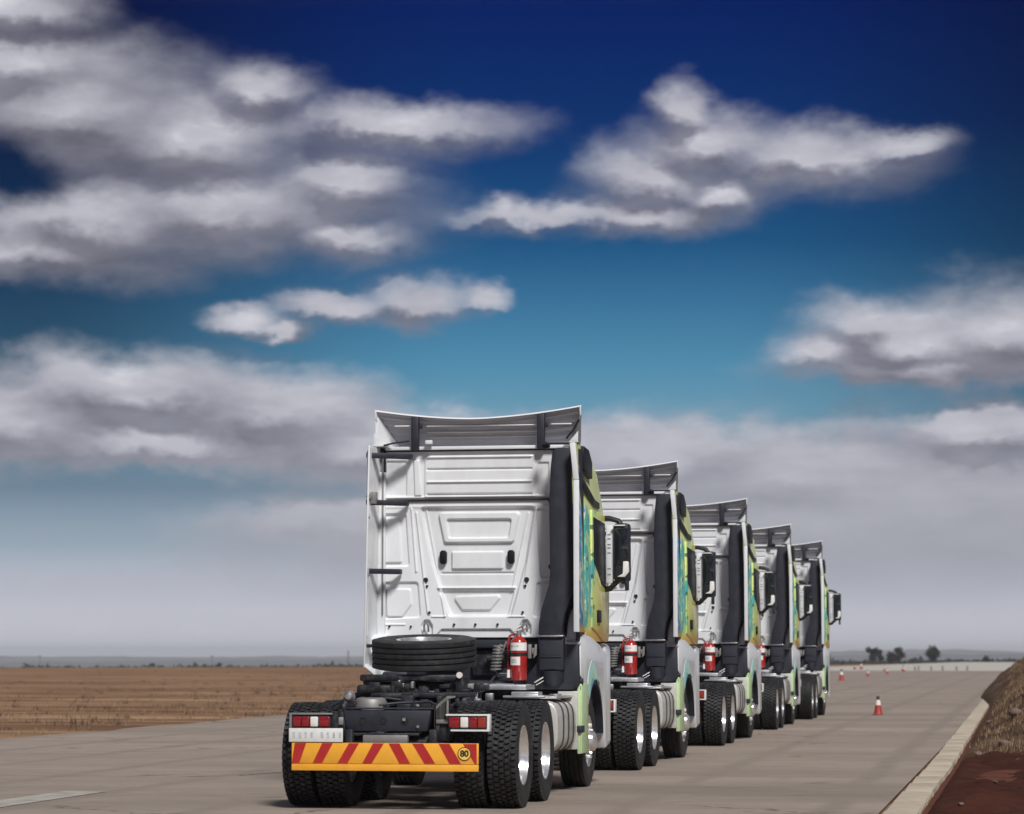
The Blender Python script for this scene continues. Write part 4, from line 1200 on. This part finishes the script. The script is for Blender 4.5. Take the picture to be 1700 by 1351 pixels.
# ---- front wheel arches
for s in (1, -1):
    arc = [(4.65 + .685 * math.cos(a), .56 + .685 * math.sin(a)) for a in [R(4 + 141 * i / 18) for i in range(19)]]
    poly = [(3.50, 1.30), (3.50, 1.74), (3.7, 1.785), (4.2, 1.77), (5.0, 1.66), (5.56, 1.56), (5.62, .44), (5.42, .42)] + arc + [(3.86, 1.14), (3.66, 1.24)]
    b = B(); b.prism(poly, 'x', s * 1.05, s * 1.245, .02, 2); arch = b.obj('wheel_arch', 'white_paint', truck)
    g1 = [(4.40 + .43 * math.cos(a), 1.05 + .43 * math.sin(a)) for a in [R(18 + 154 * i / 16) for i in range(17)]]
    lo = [(4.65 + .70 * math.cos(a), .56 + .70 * math.sin(a)) for a in [R(138 - 73 * i / 12) for i in range(13)]]
    b = B(); b.prism(g1 + lo, 'x', s * 1.244, s * 1.249); b.obj('arch_graphic', 'arch_graphic', arch, 0)
    b = B()
    inn = [(y_, z_) for y_, z_ in arc] + [(4.65 + .64 * math.cos(a), .56 + .64 * math.sin(a)) for a in [R(145 - 141 * i / 18) for i in range(19)]]
    b.prism(inn, 'x', s * .80, s * 1.235, 0); b.obj('arch_lining', 'black_plastic', arch)
    b = B(); b.prism([(3.52, 1.215), (4.00, 1.215), (4.02, .9), (4.06, .42), (3.52, .42)], 'x', s * 1.215, s * 1.25, .012); b.box(min(s * 1.2, s * 1.235), max(s * 1.2, s * 1.235), 3.495, 3.52, .42, 1.215, .006)
    sk = b.obj('side_skirt', 'green_panel', truck)
    b = B(); b.box(min(s * 1.19, s * 1.256), max(s * 1.19, s * 1.256), 3.46, 3.70, .66, .74, .01); b.obj('skirt_latch', 'black_plastic', sk)
    b = B(); b.box(min(s * .98, s * 1.21), max(s * .98, s * 1.21), 3.46, 3.50, .47, 1.13, .01); b.obj('step_panel', 'tank_paint', truck)
b = B(); b.cyl((1.18, 3.55, 1.24), (1.26, 3.55, 1.24), .035, n=12); b.box(1.10, 1.24, 3.5, 3.6, 1.13, 1.20, .02); b.obj('skirt_bracket', 'chassis', truck)

# ---- mirrors
for s in (1, -1):
    def q(a, b_): return (min(s * a, s * b_), max(s * a, s * b_))
    b = B(); b.box(*q(1.385, 1.575), 5.16, 5.36, 2.42, 3.12, .035, 3); mir = b.obj('mirror', 'black_plastic', truck)
    b = B(); b.box(*q(1.40, 1.56), 5.15, 5.165, 2.62, 3.06, .01); b.obj('mirror_glass', 'glass_dark', mir)
    b = B(); b.box(*q(1.285, 1.372), 5.22, 5.30, 2.40, 3.10, .012); pod = b.obj('mirror_cover', 'white_paint', mir)
    b = B()
    for zz in (2.98, 2.93, 2.86, 2.82, 2.76, 2.57, 2.50): b.box(*q(1.305, 1.345), 5.216, 5.222, zz, zz + .012)
    b.obj('cover_slit', 'strap', pod, 0)['kind'] = 'stuff'
    b = B(); b.box(*q(1.38, 1.53), 5.14, 5.18, 3.085, 3.10, .004); b.obj('mirror_trim', 'label_white', mir)
    b = B(); b.tube([(s * 1.22, 5.35, 3.19), (s * 1.32, 5.28, 3.185), (s * 1.44, 5.26, 3.15), (s * 1.47, 5.26, 3.10)], .032, 8)
    b.tube([(s * 1.24, 5.35, 2.33), (s * 1.33, 5.26, 2.335), (s * 1.42, 5.22, 2.42), (s * 1.50, 5.2, 2.50)], .035, 8); b.box(*q(1.52, 1.565), 5.17, 5.24, 2.31, 2.5, .01); b.pieces('mirror_arm', 'black_plastic', mir)
    b = B(); b.prism([(s * 1.43, 2.475), (s * 1.50, 2.51), (s * 1.505, 2.66), (s * 1.57, 2.66), (s * 1.575, 2.53), (s * 1.53, 2.47)], 'y', 5.12, 5.20, .012); b.obj('arm_cover', 'label_white', mir)

# ---- the five trucks
SPOTS = [(-6.2806, 27.8395, .0074), (-6.3959, 37.1959, -.0111), (-6.3727, 47.3222, -.0064), (-6.391, 57.5852, .0061), (-6.3831, 66.830, .0063)]
TL = ['white truck tractor with full rear view, nearest of the column, spare wheel behind cab',
      'second white truck tractor in the column, directly ahead of the nearest one',
      'third white truck tractor, in the middle of the column of five',
      'fourth white truck tractor in the column, just behind the farthest one',
      'farthest and smallest white truck tractor at the head of the column']
TRUCKS = [truck] + [copy_tree(truck) for _ in range(4)]
for t, (x, y, a), lab in zip(TRUCKS, SPOTS, TL):
    for ch in children(t):
        if ch.name.startswith('wheel') and not ch.name.startswith('wheel_arch'): ch.rotation_euler.x = random.uniform(0, 6)
    t.location = (x, y, 0); t.rotation_euler = (0, 0, a)
    tag(t, lab, 'truck', 'truck tractors parked in a column')

# ---- spare wheel lying behind the nearest cab
def place(o, x, y, z, k=0):
    X_, Y_, a = SPOTS[k]
    o.location = (X_ + math.cos(a) * x - math.sin(a) * y, Y_ + math.sin(a) * x + math.cos(a) * y, z)
spare = link('spare_wheel', None); place(spare, -.27, 2.02, 1.565)
spare.rotation_euler = (R(5.2), 0, SPOTS[0][2])
tag(spare, 'black spare wheel lying flat behind the cab of the nearest truck', 'wheel')
st = link('tyre', rib_tyre(.575, .162, 4), spare); st.rotation_euler = (0, -math.pi / 2, 0)
b = B(); b.lathe([(.293, .10), (.312, .10), (.305, .150), (.290, .150), (.275, .11), (.262, .02), (.15, .01), (.14, -.02), (0, -.02)], (0, 0, 0), 'z', 48); b.obj('rim', 'rim_paint', spare)

# ---- fire extinguishers
ext = link('fire_extinguisher', None)
b = B(); b.lathe([(0, 0), (.085, 0), (.095, .015), (.095, .40), (.088, .44), (.065, .475), (.035, .495), (.03, .51)], (0, 0, 0), 'z', 32); b.obj('cylinder', 'red_paint', ext)
def band(z0, z1, a0, a1, m, name, r=.0965, par=None):
    b = B(); vs = []
    for i in range(13):
        a = R(a0 + (a1 - a0) * i / 12)
        vs += [(r * math.sin(a), -r * math.cos(a), z0), (r * math.sin(a), -r * math.cos(a), z1)]
    b._add(vs, [(2 * i, 2 * i + 2, 2 * i + 3, 2 * i + 1) for i in range(12)])
    return b.obj(name, m, par or ext, 60)
l1 = band(.335, .425, -75, 80, 'label_white', 'label'); band(.375, .392, -60, 10, 'plate_mark', 'label_print', .0972, l1)
band(.275, .31, -88, 88, 'ink', 'strap', .098)
l2 = band(.17, .265, -70, 20, 'label_white', 'label'); band(.195, .24, -45, -5, 'plate_mark', 'label_print', .0972, l2)
b = B(); b.cyl((0, 0, .50), (0, 0, .56), .03, n=12); b.prism([(-.03, .55), (.05, .58), (.12, .60), (.12, .585), (.05, .56), (-.03, .53)], 'y', -.012, .012, .003); b.prism([(-.03, .57), (.02, .61), (.11, .66), (.115, .65), (.03, .59)], 'y', -.012, .012, .003); b.cyl((0, 0, .535), (-.05, -.01, .535), .022, n=10); b.obj('valve', 'strap', ext)
b = B(); b.tube([(-.04, 0, .53), (-.10, -.02, .50), (-.118, -.03, .40), (-.118, -.03, .12), (-.112, -.03, .05)], .014, 8); b.obj('hose', 'red_paint', ext)
b = B(); b.cyl((-.113, -.03, .12), (-.113, -.03, .03), .016, .02, n=10); b.obj('nozzle', 'label_white', ext)
EL = ['red fire extinguisher behind the cab of the nearest truck', 'red fire extinguisher behind the cab of the second truck in the column',
      'red fire extinguisher behind the cab of the third truck in the column', 'small red fire extinguisher on the fourth truck, half hidden by the third truck']
EXTS = [ext] + [copy_tree(ext) for _ in range(3)]
for k, o in enumerate(EXTS):
    place(o, .575, 3.20, 1.255, k); o.rotation_euler = (0, 0, SPOTS[k][2] + R(4 * k))
    tag(o, EL[k], 'extinguisher', 'fire extinguishers on the trucks')

# ---- traffic cones
def make_cone():
    root = link('traffic_cone', None)
    b = B(); b.box(-.21, .21, -.21, .21, 0, .035, .02, 2); b.obj('base', 'cone_red', root)
    b = B(); b.lathe([(.165, .03), (.155, .05), (.112, .36)], (0, 0, 0), 'z', 24); b.obj('cone_body', 'cone_red', root)
    b = B(); b.lathe([(.114, .36), (.075, .56)], (0, 0, 0), 'z', 24); b.obj('white_collar', 'cone_white', root)
    b = B(); b.lathe([(.075, .56), (.045, .70), (.03, .71), (0, .71)], (0, 0, 0), 'z', 24); b.obj('tip', 'cone_black', root)
    return root
cone0 = make_cone()
CN = [(-3.9, 71.76, .67, 0, 'red traffic cone with white collar standing alone on the road, nearest and largest'),
      (-11.04, 164.3, .95, 0, 'red traffic cone with white collar just right of the last truck'),
      (-11.3, 195.7, .66, 0, 'small red traffic cone on the road below the horizon trees, left of the next one'),
      (-11.2, 219.7, .66, 0, 'small red traffic cone on the road below the gap between the two large trees'),
      (-11.1, 246, .68, 0, 'small red traffic cone at the pale strip, right end of the far row'),
      (-17.2, 286, .95, 0, 'far red traffic cone standing at the pale strip left of the trees'),
      (-17.9, 286, .62, 1.5, 'far red traffic cone tipped over on the pale strip'),
      (-11.9, 262, .75, 0, 'far red traffic cone at the pale strip, behind the right end of the row'),
      (-13.6, 262, .6, 0, 'far small red traffic cone at the pale strip above the middle of the row')]
for i, (x, y, s, tip, lab) in enumerate(CN):
    o = cone0 if i == 0 else copy_tree(cone0)
    o.location = (x, y, (.14 * s + .01) if tip else .014); o.scale = (s, s, s); o.rotation_euler = (0, tip, random.uniform(0, 1.5))
    tag(o, lab, 'traffic cone', 'traffic cones on the course')

# ---- marker posts along the pale strip
for i, px in enumerate((1519, 1525, 1546, 1565, 1588, 1606)):
    a = az_el(px, 1110)[0] - YAW
    d = 268
    b = B(); b.box(-.10, .10, -.05, .05, 0, .42 + .05 * (i % 2), .02)
    o = b.obj('marker_post', 'strap')
    o.location = (d * math.sin(a), d * math.cos(a), .012)
    tag(o, 'low grey marker post on the far pale concrete strip, %s from the left' % ('first', 'second', 'third', 'fourth', 'fifth', 'sixth')[i], 'post', 'marker posts on the far strip')

# ---- the air: one closed box of thin even haze
b = B(); b.box(-7600, 7600, -60, 8200, -75, 21)
hm = bpy.data.materials.new('haze_air'); hm.use_nodes = True
hn = hm.node_tree; hn.nodes.remove(hn.nodes['Principled BSDF'])
pv = N(hn, 'ShaderNodeVolumePrincipled'); pv.inputs['Color'].default_value = (.93, .95, 1, 1); pv.inputs['Density'].default_value = .00016; pv.inputs['Anisotropy'].default_value = 0.
hn.links.new(pv.outputs[0], hn.nodes['Material Output'].inputs['Volume'])
MATS['haze_air'] = hm
tag(b.obj('haze', 'haze_air', None, 0), 'thin pale haze over the whole plain', 'haze', kind='stuff')
